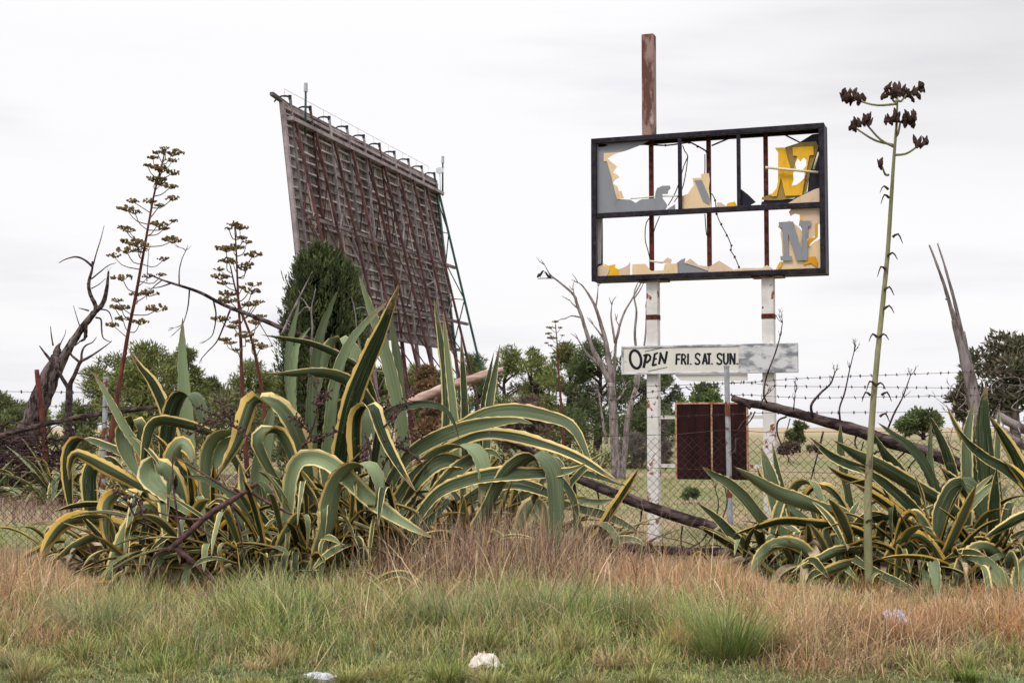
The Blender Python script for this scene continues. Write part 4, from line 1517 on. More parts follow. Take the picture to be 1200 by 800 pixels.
bloom_stalk(28.0, [[(118, 570), (128, 520), (139, 455), (150, 390), (160, 340), (170, 285), (180, 230), (189, 195), (193, 178)]],
            [(193, 174), (202, 180), (184, 179), (179, 185), (202, 188), (173, 194), (186, 197), (190, 200), (202, 203), (183, 211), (189, 216), (200, 219), (202, 233), (155, 236), (148, 245), (158, 249), (176, 236), (187, 241), (185, 263), (192, 268), (204, 259), (145, 267), (150, 270), (202, 282), (154, 284), (148, 294), (162, 287), (166, 293), (133, 300), (192, 304), (143, 326), (174, 324), (189, 322), (137, 352), (134, 360), (142, 361), (175, 344), (160, 345), (184, 362), (144, 374), (132, 381), (164, 378)],
            'tallest dry red brown flower stalk with brown seed heads up both sides, at the left', 31, 6.5, 13.5)
bloom_stalk(28.0, [[(290, 560), (286, 500), (283, 440), (282, 400), (279, 350), (277, 300), (275, 266)], [(318, 560), (309, 475), (302, 430), (294, 395), (284, 368), (275, 335), (270, 312)]],
            [(275, 263), (268, 268), (281, 267), (284, 279), (289, 284), (275, 290), (265, 292), (297, 299), (266, 306), (273, 308), (287, 315), (290, 310), (257, 316), (258, 325), (262, 332), (284, 337), (297, 333), (295, 342), (265, 345), (268, 352), (298, 357), (291, 357), (303, 354), (258, 374), (262, 354), (273, 383), (276, 378), (305, 371), (300, 378), (282, 366), (287, 393), (295, 400), (263, 398), (307, 406), (270, 402), (278, 410)],
            'shorter double stemmed dry flower stalk with brown seed heads, left of the dark cypress', 32, 6.0, 13.0)
bloom_stalk(60.0, [[(661, 525), (658, 480), (655, 440), (653, 405), (651, 380)]],
            [(651, 377), (646, 384), (657, 384), (643, 391), (659, 393), (647, 396), (661, 402), (645, 405), (657, 409), (663, 413), (648, 414), (640, 402)],
            'small far dry flower stalk in front of the pine trees, right of centre', 33, 4.0, 6.0)

# the one green flower stalk on the right
sd_ = 13.8
gs = thing('green_stalk', 'tall pale green agave flower stalk with dark pods at the top, right of the sign', 'flower stalk', G(1017, sd_))
mb = MB()
pts = [P(u, v, sd_) for u, v in ((1019, 700), (1018, 668), (1017, 620), (1018, 560), (1022, 490), (1027, 430), (1033, 370), (1040, 300), (1044, 240), (1048, 180), (1051, 140), (1052, 100))]
mb.tube(pts, [0.043, 0.042, 0.039, 0.034, 0.031, 0.028, 0.026, 0.023, 0.021, 0.018, 0.014, 0.008], sides=10, n=60, rough=0.07)
rel(mb.build('stem', M['stalk_green'], smooth=True), gs)
rr = random.Random(12)
for (u, v, s) in ((1036, 340, 1), (1046, 278, 1), (1042, 232, -1), (1041, 222, -1), (1030, 395, 1), (1028, 395, -1), (1036, 362, 1), (1025, 450, -1), (1020, 463, -1), (1033, 463, 1), (1031, 488, 1), (1024, 532, 1), (1022, 590, 1), (1015, 612, 1), (1040, 300, 1), (1038, 316, -1), (1026, 452, 1)):
    br = MB()
    a = P(u, v, sd_ - 0.03)
    br.tube([a, a + Vector((s * 0.05, -0.02, 0.03)), a + Vector((s * 0.09, -0.03, -0.03 - rr.uniform(0, 0.05)))], [0.014, 0.003], sides=4, n=6)
    rel(br.build('bract', M['pod']), gs)
for (u0, v0, u1, v1, n, ww, hh) in ((1051, 122, 1001, 113, 22, 13, 9), (1051, 118, 1062, 107, 30, 24, 9), (1050, 160, 1055, 140, 24, 17, 9), (1047, 170, 1003, 147, 8, 8, 5), (1047, 172, 1016, 143, 6, 4, 6), (1047, 182, 1078, 166, 9, 9, 6), (1041, 205, 1034, 192, 3, 3, 3), (1051, 118, 1044, 108, 10, 9, 6)):
    ar, pd = MB(), MB()
    a, c = P(u0, v0, sd_), P(u1, v1, sd_ + rr.uniform(-0.2, 0.2))
    ar.tube([a, a * 0.5 + c * 0.5 - Vector((0, 0, 0.05)), c - Vector((0, 0, 0.03))], [0.014, 0.009], sides=5, n=8)
    arm = rel(ar.build('side_arm', M['stalk_green']), gs)
    for k in range(n):
        q = c + Vector((rr.uniform(-1, 1) * ww, rr.uniform(-1, 1) * ww * 0.7, rr.uniform(-0.7, 0.8) * hh)) * PX(sd_)
        pd.beam(c - Vector((0, 0, 0.03)), q, 0.008)
        d = Vector((rr.uniform(-0.6, 0.6), rr.uniform(-0.5, 0.5), 1)).normalized() * rr.uniform(0.03, 0.055)
        pd.tube([q - d, q, q + d * 0.7, q + d * 1.3], [0.008, 0.025, 0.019, 0.004], sides=5, n=7, rough=0.3)
    o = pd.build('seed_pods', M['pod'])
    o.parent = arm

# fallen stalks and logs
wf = Wood(17.7, 14)
wf.limb([(420, 430), (380, 405), (342, 390), (318, 379), (290, 368), (262, 357), (235, 343), (212, 335), (190, 328), (172, 320)], [9, 8, 7, 6, 5.2, 4.8, 4.2, 3.6, 2.6, 1.4])
for t, w0 in (([(210, 335), (210, 318), (213, 304), (218, 293)], 2), ([(218, 294), (214, 291), (210, 290)], 1.2), ([(222, 340), (220, 360), (214, 380), (205, 390)], 2), ([(214, 380), (208, 383), (203, 384)], 1.2), ([(250, 352), (253, 370), (249, 392), (240, 400)], 2.2), ([(270, 362), (262, 382), (254, 400), (243, 412), (236, 420)], 2.6), ([(190, 328), (180, 336), (172, 346)], 1.6), ([(200, 332), (188, 336), (176, 338)], 2), ([(172, 330), (173, 310), (174, 294)], 1.2), ([(300, 372), (312, 392), (318, 402)], 1.6)):
    q = wf.limb(t, [w0, w0 * 0.4], sides=5)
    wf.twigs(q[-1], q[-1] - q[-2], 0.09, 3, 0, 0.004)
wf.build('fallen_stalk', M['bark_torn'], 'long grey dead stalk leaning down from the left into the big agave clump', 'fallen stalk')
for k_, (lab, limbs) in enumerate((('bare forked grey twig leaning right in front of the left side of the cypress', [([(330, 392), (345, 360), (356, 338), (366, 318)], [3.2, 2.6, 1.8, 0.8]), ([(346, 360), (352, 348), (350, 340)], [1.5, 1.2, 0.8])]),
                                     ('upright bare twig with side shoots in front of the middle of the cypress', [([(364, 420), (366, 385), (365, 362), (370, 338)], [3.4, 2.6, 2, 0.8]), ([(365, 362), (358, 360), (352, 366), (345, 372)], [2, 1.6, 1.3, 0.8]), ([(364, 365), (356, 352), (350, 347)], [1.4, 1.2, 0.7])]),
                                     ('short bare twig in front of the right edge of the cypress', [([(424, 420), (418, 385), (416, 365), (412, 348)], [2.6, 2, 1.5, 0.8]), ([(417, 362), (424, 360), (430, 361)], [1.4, 1.1, 0.7])]),
                                     ('thin bare twig in front of the screen boards, between tall leaves', [([(440, 400), (448, 385), (456, 360), (465, 345)], [1.6, 1.4, 1.1, 0.6])]))):
    wt = Wood(17.0, 15 + k_ * 50)
    for pts_, w_ in limbs:
        wt.limb(pts_, w_)
    wt.build('dead_twig', M['bark_grey'], lab, 'twig')

wp = Wood(17.3, 16)
wp.limb([(478, 474), (500, 464), (520, 455), (548, 446), (572, 438), (590, 433)], [11, 11, 10, 10, 9.5, 6], sides=9, rough=0.2)
wp.limb([(566, 440), (580, 434), (590, 430)], [4, 3, 1])
wp.limb([(565, 444), (578, 441), (588, 439)], [4, 3, 1])
wp.build('broken_log', M['wood_pink'], 'broken pinkish peeled log jutting out of the clump below the screen', 'log')

wr_ = Wood(17.6, 17)
wr_.rough = 0.14
wr_.limb([(858, 466), (876, 472), (905, 477), (950, 489), (1000, 503), (1050, 520), (1090, 531), (1128, 546), (1160, 560)], [8, 11, 12, 13, 15, 15, 15, 15, 15], sides=11, dd0=0.3, dd1=-0.3)
wr_.limb([(880, 478), (872, 472), (865, 467)], [5, 4, 2], rough=0.4)
TW = [([(899, 472), (895, 462), (898, 442), (908, 415), (914, 395), (917, 378)], 2.6), ([(952, 488), (951, 474), (962, 460), (973, 450), (978, 438)], 4), ([(985, 496), (984, 478), (990, 460), (996, 432), (1001, 412)], 2.6), ([(1040, 504), (1048, 484), (1058, 465), (1067, 440)], 3), ([(965, 505), (960, 525), (954, 548), (949, 566)], 2.8), ([(922, 488), (912, 493), (911, 508), (918, 525), (924, 536)], 2.2), ([(926, 490), (922, 505), (916, 525)], 1.6), ([(930, 480), (931, 470), (932, 460)], 1.8), ([(890, 478), (893, 470), (898, 462)], 2), ([(885, 482), (880, 492), (868, 505), (862, 512)], 2), ([(880, 485), (868, 498), (862, 520)], 1.6), ([(1004, 508), (1002, 518), (1005, 528)], 2.6), ([(1012, 517), (1010, 525), (1007, 532)], 1.8), ([(1060, 530), (1050, 540), (1044, 552)], 2.4), ([(1075, 536), (1066, 546), (1060, 560)], 2)]
for t, w0 in TW:
    q = wr_.limb(t, [w0, w0 * 0.75, w0 * 0.45], sides=6)
    up = q[-1] - q[-2]
    wr_.twigs(q[-1], up, 0.13, 3, 1, 0.006)
    wr_.twigs(q[-2], up, 0.12, 2, 0, 0.005)
wr_.build('fallen_log', M['bark_dark'], 'long dark fallen log with bare twigs leaning on the fence post beside the rusted panel', 'fallen trunk')
wq = Wood(17.4, 18)
wq.limb([(585, 500), (605, 518), (630, 535), (660, 552), (700, 570), (750, 590), (800, 607), (850, 622), (885, 636)], [9, 10, 10, 11, 13, 14, 14, 13, 10], sides=10)
for t in ([(700, 576), (702, 590), (698, 600)], [(752, 598), (750, 612), (745, 620)], [(800, 616), (798, 632), (800, 645)], [(830, 622), (822, 634), (808, 642)], [(845, 612), (852, 590), (850, 572)], [(838, 612), (842, 590), (838, 572)]):
    q = wq.limb(t, [2.4, 1.2], sides=5)
    wq.twigs(q[-1], q[-1] - q[-2], 0.14, 3, 1, 0.005)
wq.build('fallen_log', M['bark_dark'], 'lower dark fallen trunk crossing in front of the left white sign post', 'fallen trunk')
wg = Wood(17.9, 19)
wg.limb([(690, 640), (740, 642), (790, 646), (840, 648), (900, 650)], [9, 10, 10, 11, 9], sides=9, rough=0.2)
for k in range(26):
    u = wg.r.uniform(730, 905)
    wg.limb([(u, 654 - wg.r.uniform(0, 10)), (u + wg.r.uniform(-25, 25), 645 - wg.r.uniform(0, 16)), (u + wg.r.uniform(-45, 45), 642 - wg.r.uniform(-6, 25))], [1.5, 0.7], sides=4)
wg.build('rotting_log', M['bark_dark'], 'rotting log with loose twigs lying on the ground along the fence foot', 'log')

# splintered grey stalk at the right
wx = Wood(18.9, 20)
wx.rough = 0.25
wx.limb([(1156, 560), (1148, 510), (1141, 470), (1133, 430), (1124, 398), (1117, 375)], [16, 15, 14, 12, 9, 4], sides=9)
wx.limb([(1136, 440), (1122, 390), (1110, 345), (1098, 310), (1089, 287)], [7, 5, 4, 3.2, 2])
wx.limb([(1138, 440), (1128, 390), (1117, 345), (1107, 310), (1099, 285)], [7, 5, 4.2, 3, 1.6])
wx.limb([(1141, 450), (1128, 395), (1112, 352), (1108, 350)], [6, 5, 4, 2])
wx.limb([(1144, 452), (1134, 410), (1130, 388)], [6, 4, 2])
wx.build('splintered_stalk', M['bark_grey'], 'tall splintered grey dead stalk standing behind the right agaves', 'dead stalk')
wy = Wood(19.3, 22)
for k in range(34):
    u = wy.r.uniform(1105, 1215)
    v = wy.r.uniform(455, 545)
    q = wy.limb([(u, v), (u + wy.r.uniform(-14, 14), v - wy.r.uniform(4, 18)), (u + wy.r.uniform(-24, 24), v - wy.r.uniform(10, 36))], [1.6, 1.1, 0.5], sides=4, dd0=wy.r.uniform(-0.5, 0.5))
    wy.twigs(q[-1], q[-1] - q[-2], 0.14, 2, 0, 0.005)
wy.limb([(1168, 486), (1185, 496), (1215, 510)], [10, 11, 12], rough=0.2)
wy.limb([(1172, 502), (1190, 516), (1220, 530)], [9, 11, 12], rough=0.2)
wy.build('brush_heap', M['bark_grey'], 'heap of pale bare twigs and logs at the right edge behind the agaves', 'brush pile')

# dark forked twig lying at the front left of the clump
wz = Wood(13.7, 24)
wz.limb([(302, 566), (290, 574), (268, 588), (248, 600), (228, 618), (206, 637), (198, 645)], [5, 6, 7, 7, 7.5, 8, 7], rough=0.18)
wz.limb([(203, 640), (222, 655), (240, 670), (258, 688), (272, 712), (285, 728), (302, 732)], [7, 6, 5.5, 5, 4, 3, 1.4])
wz.limb([(205, 640), (190, 645), (178, 655), (172, 672), (170, 692)], [4.5, 3.6, 3, 2.4, 1.4])
wz.limb([(260, 692), (264, 705), (262, 718), (275, 728)], [2.6, 2, 1.6, 0.8])
wz.limb([(295, 577), (320, 592), (345, 604), (362, 611), (372, 622)], [4, 3.4, 2.8, 2.4, 1])
wz.limb([(272, 592), (280, 620), (284, 640), (290, 660)], [3, 2.4, 2, 1])
wz.limb([(235, 618), (250, 632), (275, 648), (292, 668)], [2.6, 2.2, 1.8, 0.8])
wz.limb([(280, 580), (262, 570), (240, 556), (220, 544), (205, 536)], [3, 2.8, 2.4, 2, 1.2])
wz.limb([(212, 632), (207, 600), (203, 570), (202, 540), (204, 528)], [3, 2.8, 2.4, 2, 1])
wz.limb([(240, 608), (222, 608), (200, 604), (178, 598)], [3.4, 2.8, 2.2, 1.2])
wz.build('fallen_branch', M['twig'], 'dark forked dead branch lying against the front left of the big agave clump', 'branch')


# dry seed sprays inside the clump
def spray(d, stems, label, seed):
    w_ = Wood(d, seed)
    for st in stems:
        q = w_.limb(st, [2.6, 2.0, 1.2], sides=5)
        path = crom(q, 16)
        for p in path[3:]:
            for k in range(2):
                a = Vector(p)
                e = a + Vector((w_.r.uniform(-1, 1), w_.r.uniform(-1, 1), w_.r.uniform(-0.5, 1))).normalized() * w_.r.uniform(0.03, 0.09)
                w_.mb.beam(a, e, 0.007)
                w_.mb.blob(e, 0.012, None, 0.018, seg=5, rings=3, rough=0.3, rnd=w_.r)
    w_.build('seed_spray', M['twig'], label, 'dry seed stalk')


spray(14.3, [[(430, 610), (440, 570), (455, 530), (462, 490), (456, 470)], [(448, 545), (470, 520), (490, 510)], [(440, 565), (425, 540), (430, 515)], [(455, 520), (480, 530), (500, 548)], [(450, 500), (470, 480), (480, 462)]], 'dark dry spray of seed buds in the middle of the big agave clump', 41)
spray(14.5, [[(330, 560), (350, 530), (365, 505), (372, 470), (366, 440)], [(355, 520), (378, 512), (398, 505)], [(362, 505), (345, 490)], [(370, 480), (384, 462)]], 'dark dry spray of seed buds beside the tall upright leaves', 42)
spray(14.2, [[(300, 520), (275, 500), (250, 485), (232, 478)], [(275, 500), (262, 480), (258, 470)], [(262, 492), (240, 498), (222, 510)]], 'dark dry spray of seed buds on the left of the big agave clump', 43)
spray(14.0, [[(160, 610), (150, 590), (140, 580), (132, 572)], [(172, 620), (166, 598), (158, 580)]], 'dark dry spray of seed buds over the lowest left leaves', 44)

# ------------------------------------------------------------------ bare tree with two birds
bt = thing('bare_tree', 'bare pale dead tree with two trunks in the field left of the sign', 'dead tree', G(724, 44.0))
wn_ = Wood(44.0, 26)
wn_.rough = 0.08
wn_.limb([(724, 566), (722, 540), (720, 510), (718, 475), (716, 448)], [15, 11, 10, 9.5, 9], sides=9)
wn_.limb([(728, 564), (732, 530), (735, 495), (741, 468), (747, 450), (750, 430)], [9, 7, 6.5, 6.5, 5.5, 4.5], sides=8)
rel(wn_.build('trunk', M['bark_grey']), bt)
wn_ = Wood(44.0, 27)
B = [([(716, 450), (706, 430), (696, 412), (688, 392), (682, 372), (676, 356), (672, 345), (655, 330), (645, 322), (638, 310)], [9, 8, 7, 6, 5, 4.5, 4, 3, 2.2, 1]),
     ([(717, 450), (714, 425), (710, 400), (705, 382), (698, 360), (690, 345), (682, 334), (677, 331)], [9, 8, 7, 6, 5, 4, 3, 1.5]),
     ([(718, 450), (720, 430), (722, 400), (730, 370), (742, 348), (752, 330), (757, 320)], [7, 5, 4, 3.4, 3, 2.2, 1]),
     ([(698, 362), (700, 348), (701, 335)], [3, 2.2, 1]), ([(682, 372), (670, 370), (663, 373)], [3, 2, 1]), ([(676, 356), (673, 345), (672, 340)], [2, 1.6, 1]),
     ([(678, 362), (671, 356), (668, 352)], [2.6, 1.8, 1]), ([(712, 405), (704, 392), (695, 380)], [3.4, 2.6, 1.2]), ([(700, 455), (688, 440), (680, 425), (676, 398)], [4, 5, 4, 2]) if False else ([(712, 440), (700, 425), (688, 415), (677, 397)], [5, 4.5, 3.6, 1.8]),
     ([(721, 402), (718, 385), (716, 370), (717, 357)], [4, 3, 2.2, 1]), ([(722, 400), (726, 385), (722, 375)], [3, 2.4, 1]),
     ([(745, 452), (746, 420), (744, 390), (746, 365), (743, 345), (748, 330)], [5, 4, 3.6, 3.2, 2.4, 1]), ([(750, 432), (755, 405), (757, 385), (757, 360)], [4, 3, 2.4, 1]),
     ([(743, 350), (750, 340), (756, 328)], [2.4, 2, 1]), ([(722, 470), (729, 462), (732, 454)], [4, 3, 1.5]), ([(711, 520), (706, 490), (702, 462), (700, 456)], [4, 3.4, 3, 2]), ([(708, 470), (703, 462), (699, 460)], [2, 2, 1.4])]
for t, w0 in B:
    q = wn_.limb(t, [x_ * 0.85 for x_ in w0], sides=6)
    wn_.twigs(q[-1], q[-1] - q[-2], 0.35, 2, 0, 0.018)
rel(wn_.build('branch', M['bark_grey']), bt)
for (u, v, s, lab) in ((633.5, 322, 1, 'small dark bird perched at the left tip of the bare tree, facing away left'), (642, 323.5, -1, 'small dark bird perched just right of the other bird on the bare tree')):
    c = P(u, v, 44.0)
    k = 0.85
    mb = MB()
    mb.tube([c + Vector((-s * 0.13, 0, -0.10)) * k, c + Vector((-s * 0.06, 0, -0.02)) * k, c + Vector((0, 0, 0.02)) * k, c + Vector((s * 0.05, 0, 0.09)) * k, c + Vector((s * 0.075, 0, 0.13)) * k, c + Vector((s * 0.10, 0, 0.14)) * k, c + Vector((s * 0.15, 0, 0.13)) * k], [0.012 * k, 0.05 * k, 0.062 * k, 0.045 * k, 0.04 * k, 0.03 * k, 0.004 * k], sides=8, n=22)
    mb.tube([c + Vector((0, 0.01, 0)) * k, c + Vector((0, 0.01, -0.1)) * k], [0.008, 0.006], sides=4, n=2)
    o = mb.build('bird', M['bird'], smooth=True)
    tag(o, lab, 'bird')
mbp = Wood(44.0, 28)
mbp.limb([(650, 326), (640, 326), (630, 326.5)], [1.6, 1.3, 0.9])
rel(mbp.build('perch_twig', M['bark_grey']), bt)


# ------------------------------------------------------------------ living trees and bushes
def leaf_cloud(rng, centers, radii, n, size, pal, up=0.35, aspect=0.5, hollow=0.55, squash=0.75, vert=0.0):
    """many small leaf faces spread through a set of clumps"""
    centers = np.array(centers, dtype=float)
    radii = np.array(radii, dtype=float)
    k = rng.choice(len(centers), n, p=radii ** 2 / np.sum(radii ** 2))
    d = rng.normal(0, 1, (n, 3))
    d /= np.linalg.norm(d, axis=1)[:, None]
    rad = (hollow + (1 - hollow) * rng.uniform(0, 1, n)) * radii[k] * rng.uniform(0.75, 1.12, n)
    pos = centers[k] + d * rad[:, None] * np.array([1, 1, squash])
    # leaf axes
    a = d * 0.7 + rng.normal(0, 0.6, (n, 3)) + np.array([0, 0, up])
    if vert:
        a = a * (1 - vert) + np.array([0, 0, 1.0]) * vert + d * 0.25
    a /= np.linalg.norm(a, axis=1)[:, None]
    b = np.cross(a, rng.normal(0, 1, (n, 3)))
    b /= np.linalg.norm(b, axis=1)[:, None] + 1e-9
    s = size * rng.uniform(0.6, 1.35, n)[:, None]
    v = np.stack([pos - b * s * aspect * 0.5, pos + a * s * 0.45 - b * s * aspect * 0.75 * 0.6, pos + a * s, pos + a * s * 0.45 + b * s * aspect * 0.75 * 0.6], axis=1)
    tone = rng.uniform(0.72, 1.3, len(centers))[k] * rng.uniform(0.8, 1.2, n)
    c = pick(rng, n, pal, [1] * len(pal), 0.1) * tone[:, None]
    q = np.arange(n * 4).reshape(n, 4)
    return v.reshape(-1, 3), q, np.repeat(c, 4, axis=0)


PINE = [(0.135, 0.165, 0.05), (0.185, 0.21, 0.065), (0.105, 0.135, 0.045), (0.235, 0.245, 0.08)]
DARKPINE = [(0.095, 0.125, 0.05), (0.13, 0.16, 0.06), (0.075, 0.10, 0.045)]
OLIVE = [(0.125, 0.155, 0.06), (0.18, 0.205, 0.08), (0.10, 0.125, 0.05)]
GUM = [(0.095, 0.10, 0.058), (0.135, 0.135, 0.078), (0.07, 0.075, 0.045), (0.16, 0.125, 0.08)]
FRESH = [(0.12, 0.17, 0.05), (0.16, 0.21, 0.07), (0.09, 0.135, 0.045)]


def tree(name, u, d, wpx, top, bottom, pal, label, cat='tree', seed=0, n=5200, size=0.28, clumps=16, trunk=True, squash=0.7, group=None, mat='bark_dark', ground_v=None, gappy=0.55, fine=0.45):
    """trunk, limbs and a crown of clumps; wpx wide, from picture row top to row bottom"""
    rng = np.random.default_rng(300 + seed)
    r = random.Random(seed)
    g0 = G(u, d)
    ztop = P(u, top, d).z
    zbot = max(0.1, P(u, bottom, d).z)
    hw = wpx * PX(d) / 2
    root = thing(name, label, cat, g0, group)
    cs, rs_ = [], []
    H = ztop - zbot
    for i in range(clumps):
        t = (i + 0.5) / clumps
        lim = math.sin(math.pi * min(1, 0.18 + 0.80 * t)) ** 0.7
        a = r.uniform(0, 6.28)
        rr_ = hw * lim * math.sqrt(r.uniform(0.05, 1)) * 0.82
        rad = min(H * 0.34, hw * r.uniform(0.17, 0.36))
        z = zbot + rad * 0.6 + t * max(0.05, H - rad * 1.35)
        cs.append((math.cos(a) * rr_, math.sin(a) * rr_, z))
        rs_.append(rad)
    v, q, c = leaf_cloud(rng, cs, rs_, n, size, pal, hollow=gappy, squash=squash, aspect=fine)
    o = link_mesh('crown', fast_mesh('crown', v, quads=q, col=c), M['foliage'], root)
    if trunk:
        mb = MB()
        tr = max(0.05, min(0.22, hw * 0.09))
        topz = zbot + H * 0.6
        lean = r.uniform(-0.25, 0.25)
        mb.tube([(0, 0, -0.05), (lean * 0.3, 0, topz * 0.35), (lean, 0.05, topz)], [tr * 1.3, tr, tr * 0.4], sides=7, n=9, rough=0.1)
        for cc, rad in list(zip(cs, rs_))[::2]:
            z0_ = min(topz, max(zbot * 0.6, cc[2] - abs(cc[0]) * 0.6 - 0.2))
            k = z0_ / topz
            mb.tube([(lean * k, 0.0, z0_), (cc[0] * 0.5 + lean * k * 0.5, cc[1] * 0.5, z0_ * 0.5 + cc[2] * 0.5 + 0.05), cc], [tr * 0.5, tr * 0.16], sides=5, n=6)
        mb.build('trunk', M[mat], root, smooth=True)
    return root


# pine belt beyond the field; every tree stands on its own
PB = [(-8, 80, 80, 455, 520, OLIVE, 0), (30, 92, 70, 470, 515, PINE, 1), (135, 78, 100, 412, 500, PINE, 2), (170, 70, 120, 396, 505, PINE, 3), (214, 76, 76, 404, 500, PINE, 4),
      (243, 95, 60, 440, 505, DARKPINE, 5), (292, 84, 86, 418, 505, PINE, 6), (330, 88, 80, 432, 510, PINE, 7), (448, 92, 60, 428, 505, PINE, 8), (486, 96, 64, 425, 510, PINE, 9), (520, 92, 70, 430, 512, OLIVE, 10),
      (556, 86, 74, 412, 515, PINE, 11), (592, 90, 80, 402, 515, PINE, 12), (628, 84, 78, 406, 515, PINE, 13), (664, 80, 92, 398, 512, PINE, 14), (700, 78, 96, 392, 515, DARKPINE, 15), (744, 86, 70, 425, 515, DARKPINE, 16),
      (774, 88, 64, 432, 518, DARKPINE, 17)]
PL = ['olive green bushy pine at the far left edge behind the dead tree', 'low pine behind the twisted dead trunk', 'pine left of the tall dry flower stalk', 'tallest pine of the left group, right beside the dry flower stalk', 'round pine right of the tall dry flower stalk',
      'dark low pine between the two dry flower stalks', 'pine behind the double stemmed flower stalk', 'pine left of the cypress foot', 'pine under the left part of the big screen', 'pine under the middle of the big screen', 'olive tree under the right end of the big screen',
      'pine at the right end of the big screen', 'rounded pine right of the screen', 'pine left of the small far flower stalk', 'pine behind the small far flower stalk', 'tall dark pine behind the bare tree', 'dark pine between the bare tree and the left sign post', 'dark pine right of the left sign post']
for (u, d, wpx, top, bot, pal, sd), lab in zip(PB, PL):
    tree('pine_tree', u, d, wpx, top, bot, pal, lab, 'tree', sd, n=8500, size=0.27, clumps=34, group='pine trees beyond the field', fine=0.24, gappy=0.3)
tree('leafy_tree', 826, 95, 64, 447, 490, FRESH, 'light green tree showing above the rusted panel', 'tree', 40, n=2600, size=0.32, clumps=14, gappy=0.3)
tree('gum_tree', 1190, 62, 150, 386, 492, GUM, 'large dark gum tree at the right edge behind the splintered stalk', 'tree', 41, n=6500, size=0.30, clumps=26, gappy=0.4, mat='bark_grey')
tree('gum_tree', 1128, 66, 52, 436, 492, GUM, 'smaller loose gum tree left of the large gum tree', 'tree', 42, n=2200, size=0.28, clumps=12, gappy=0.3, mat='bark_grey')
tree('leafy_bush', 1082, 175, 66, 478, 511, DARKPINE, 'round dark green bush on the field edge left of the gum trees', 'bush', 43, n=5000, size=0.5, clumps=20, trunk=True)
tree('small_tree', 937, 88, 27, 494, 520, DARKPINE, 'single small dark tree alone in the field right of the right sign post', 'tree', 44, n=1700, size=0.26, clumps=9)
tree('thorn_bush', 922, 82, 46, 519, 533, [(0.11, 0.09, 0.07), (0.15, 0.12, 0.09)], 'low grey thorn bush left of the small lone tree', 'bush', 45, n=1500, size=0.3, clumps=8, trunk=False)
tree('thorn_bush', 956, 84, 24, 521, 532, [(0.10, 0.09, 0.06), (0.14, 0.11, 0.08)], 'tiny thorn bush right of the small lone tree', 'bush', 46, n=700, size=0.25, clumps=5, trunk=False)
tree('dry_bush', 616, 62, 80, 462, 530, [(0.17, 0.13, 0.09), (0.21, 0.16, 0.12), (0.13, 0.11, 0.075)], 'brown dry bush in front of the pines right of the screen', 'bush', 47, n=4200, size=0.24, clumps=18, trunk=False)
tree('dry_bush', 499, 60, 62, 425, 520, [(0.15, 0.085, 0.045), (0.19, 0.12, 0.065)], 'rusty brown dry bush below the right end of the screen', 'bush', 48, n=3200, size=0.2, clumps=16, trunk=False)
tree('grey_bush', 775, 50, 26, 490, 548, [(0.14, 0.115, 0.11), (0.19, 0.16, 0.15)], 'grey leafless bush between the left sign post and the rusted panel', 'bush', 49, n=2600, size=0.2, clumps=10, trunk=False, fine=0.15)
tree('grey_bush', 745, 54, 50, 505, 545, [(0.16, 0.135, 0.12), (0.12, 0.105, 0.09)], 'grey leafless bush right of the bare tree trunks', 'bush', 51, n=2200, size=0.2, clumps=9, trunk=False, fine=0.15)
tree('grey_green_bush', 808, 30, 30, 572, 588, [(0.10, 0.14, 0.06), (0.13, 0.17, 0.08)], 'low green bush in the grass under the rusted panel', 'bush', 50, n=900, size=0.09, clumps=7, trunk=False, fine=0.3)
tree('garden_hedge', 270, 46, 150, 448, 540, [(0.13, 0.135, 0.06), (0.17, 0.16, 0.07), (0.10, 0.11, 0.05)], 'yellowish green hedge of low bushes behind the double flower stalk', 'hedge', 52, n=5000, size=0.16, clumps=26, trunk=False)

for k_, (u, d, wpx, top, bot, pal, lab) in enumerate(((18, 52, 80, 478, 548, OLIVE, 'olive green shrub behind the fence at the far left, below the dead trunk'), (88, 54, 70, 468, 545, OLIVE, 'olive green shrub between the black snag and the tall flower stalk'),
        (150, 58, 80, 474, 542, PINE, 'low green shrub behind the foot of the tall flower stalk'), (205, 60, 70, 470, 540, OLIVE, 'low olive shrub right of the tall flower stalk'), (338, 58, 60, 460, 540, OLIVE, 'olive shrub left of the cypress foot'),
        (575, 72, 80, 470, 530, PINE, 'low green growth under the pines right of the screen'), (668, 74, 90, 474, 530, DARKPINE, 'dark undergrowth below the pines left of the bare tree'), (760, 76, 80, 474, 530, DARKPINE, 'dark undergrowth behind the left sign post'))):
    tree('shrub', u, d, wpx, top, bot, pal, lab, 'shrub', 60 + k_, n=4200, size=0.22, clumps=24, trunk=False, fine=0.3, gappy=0.35)

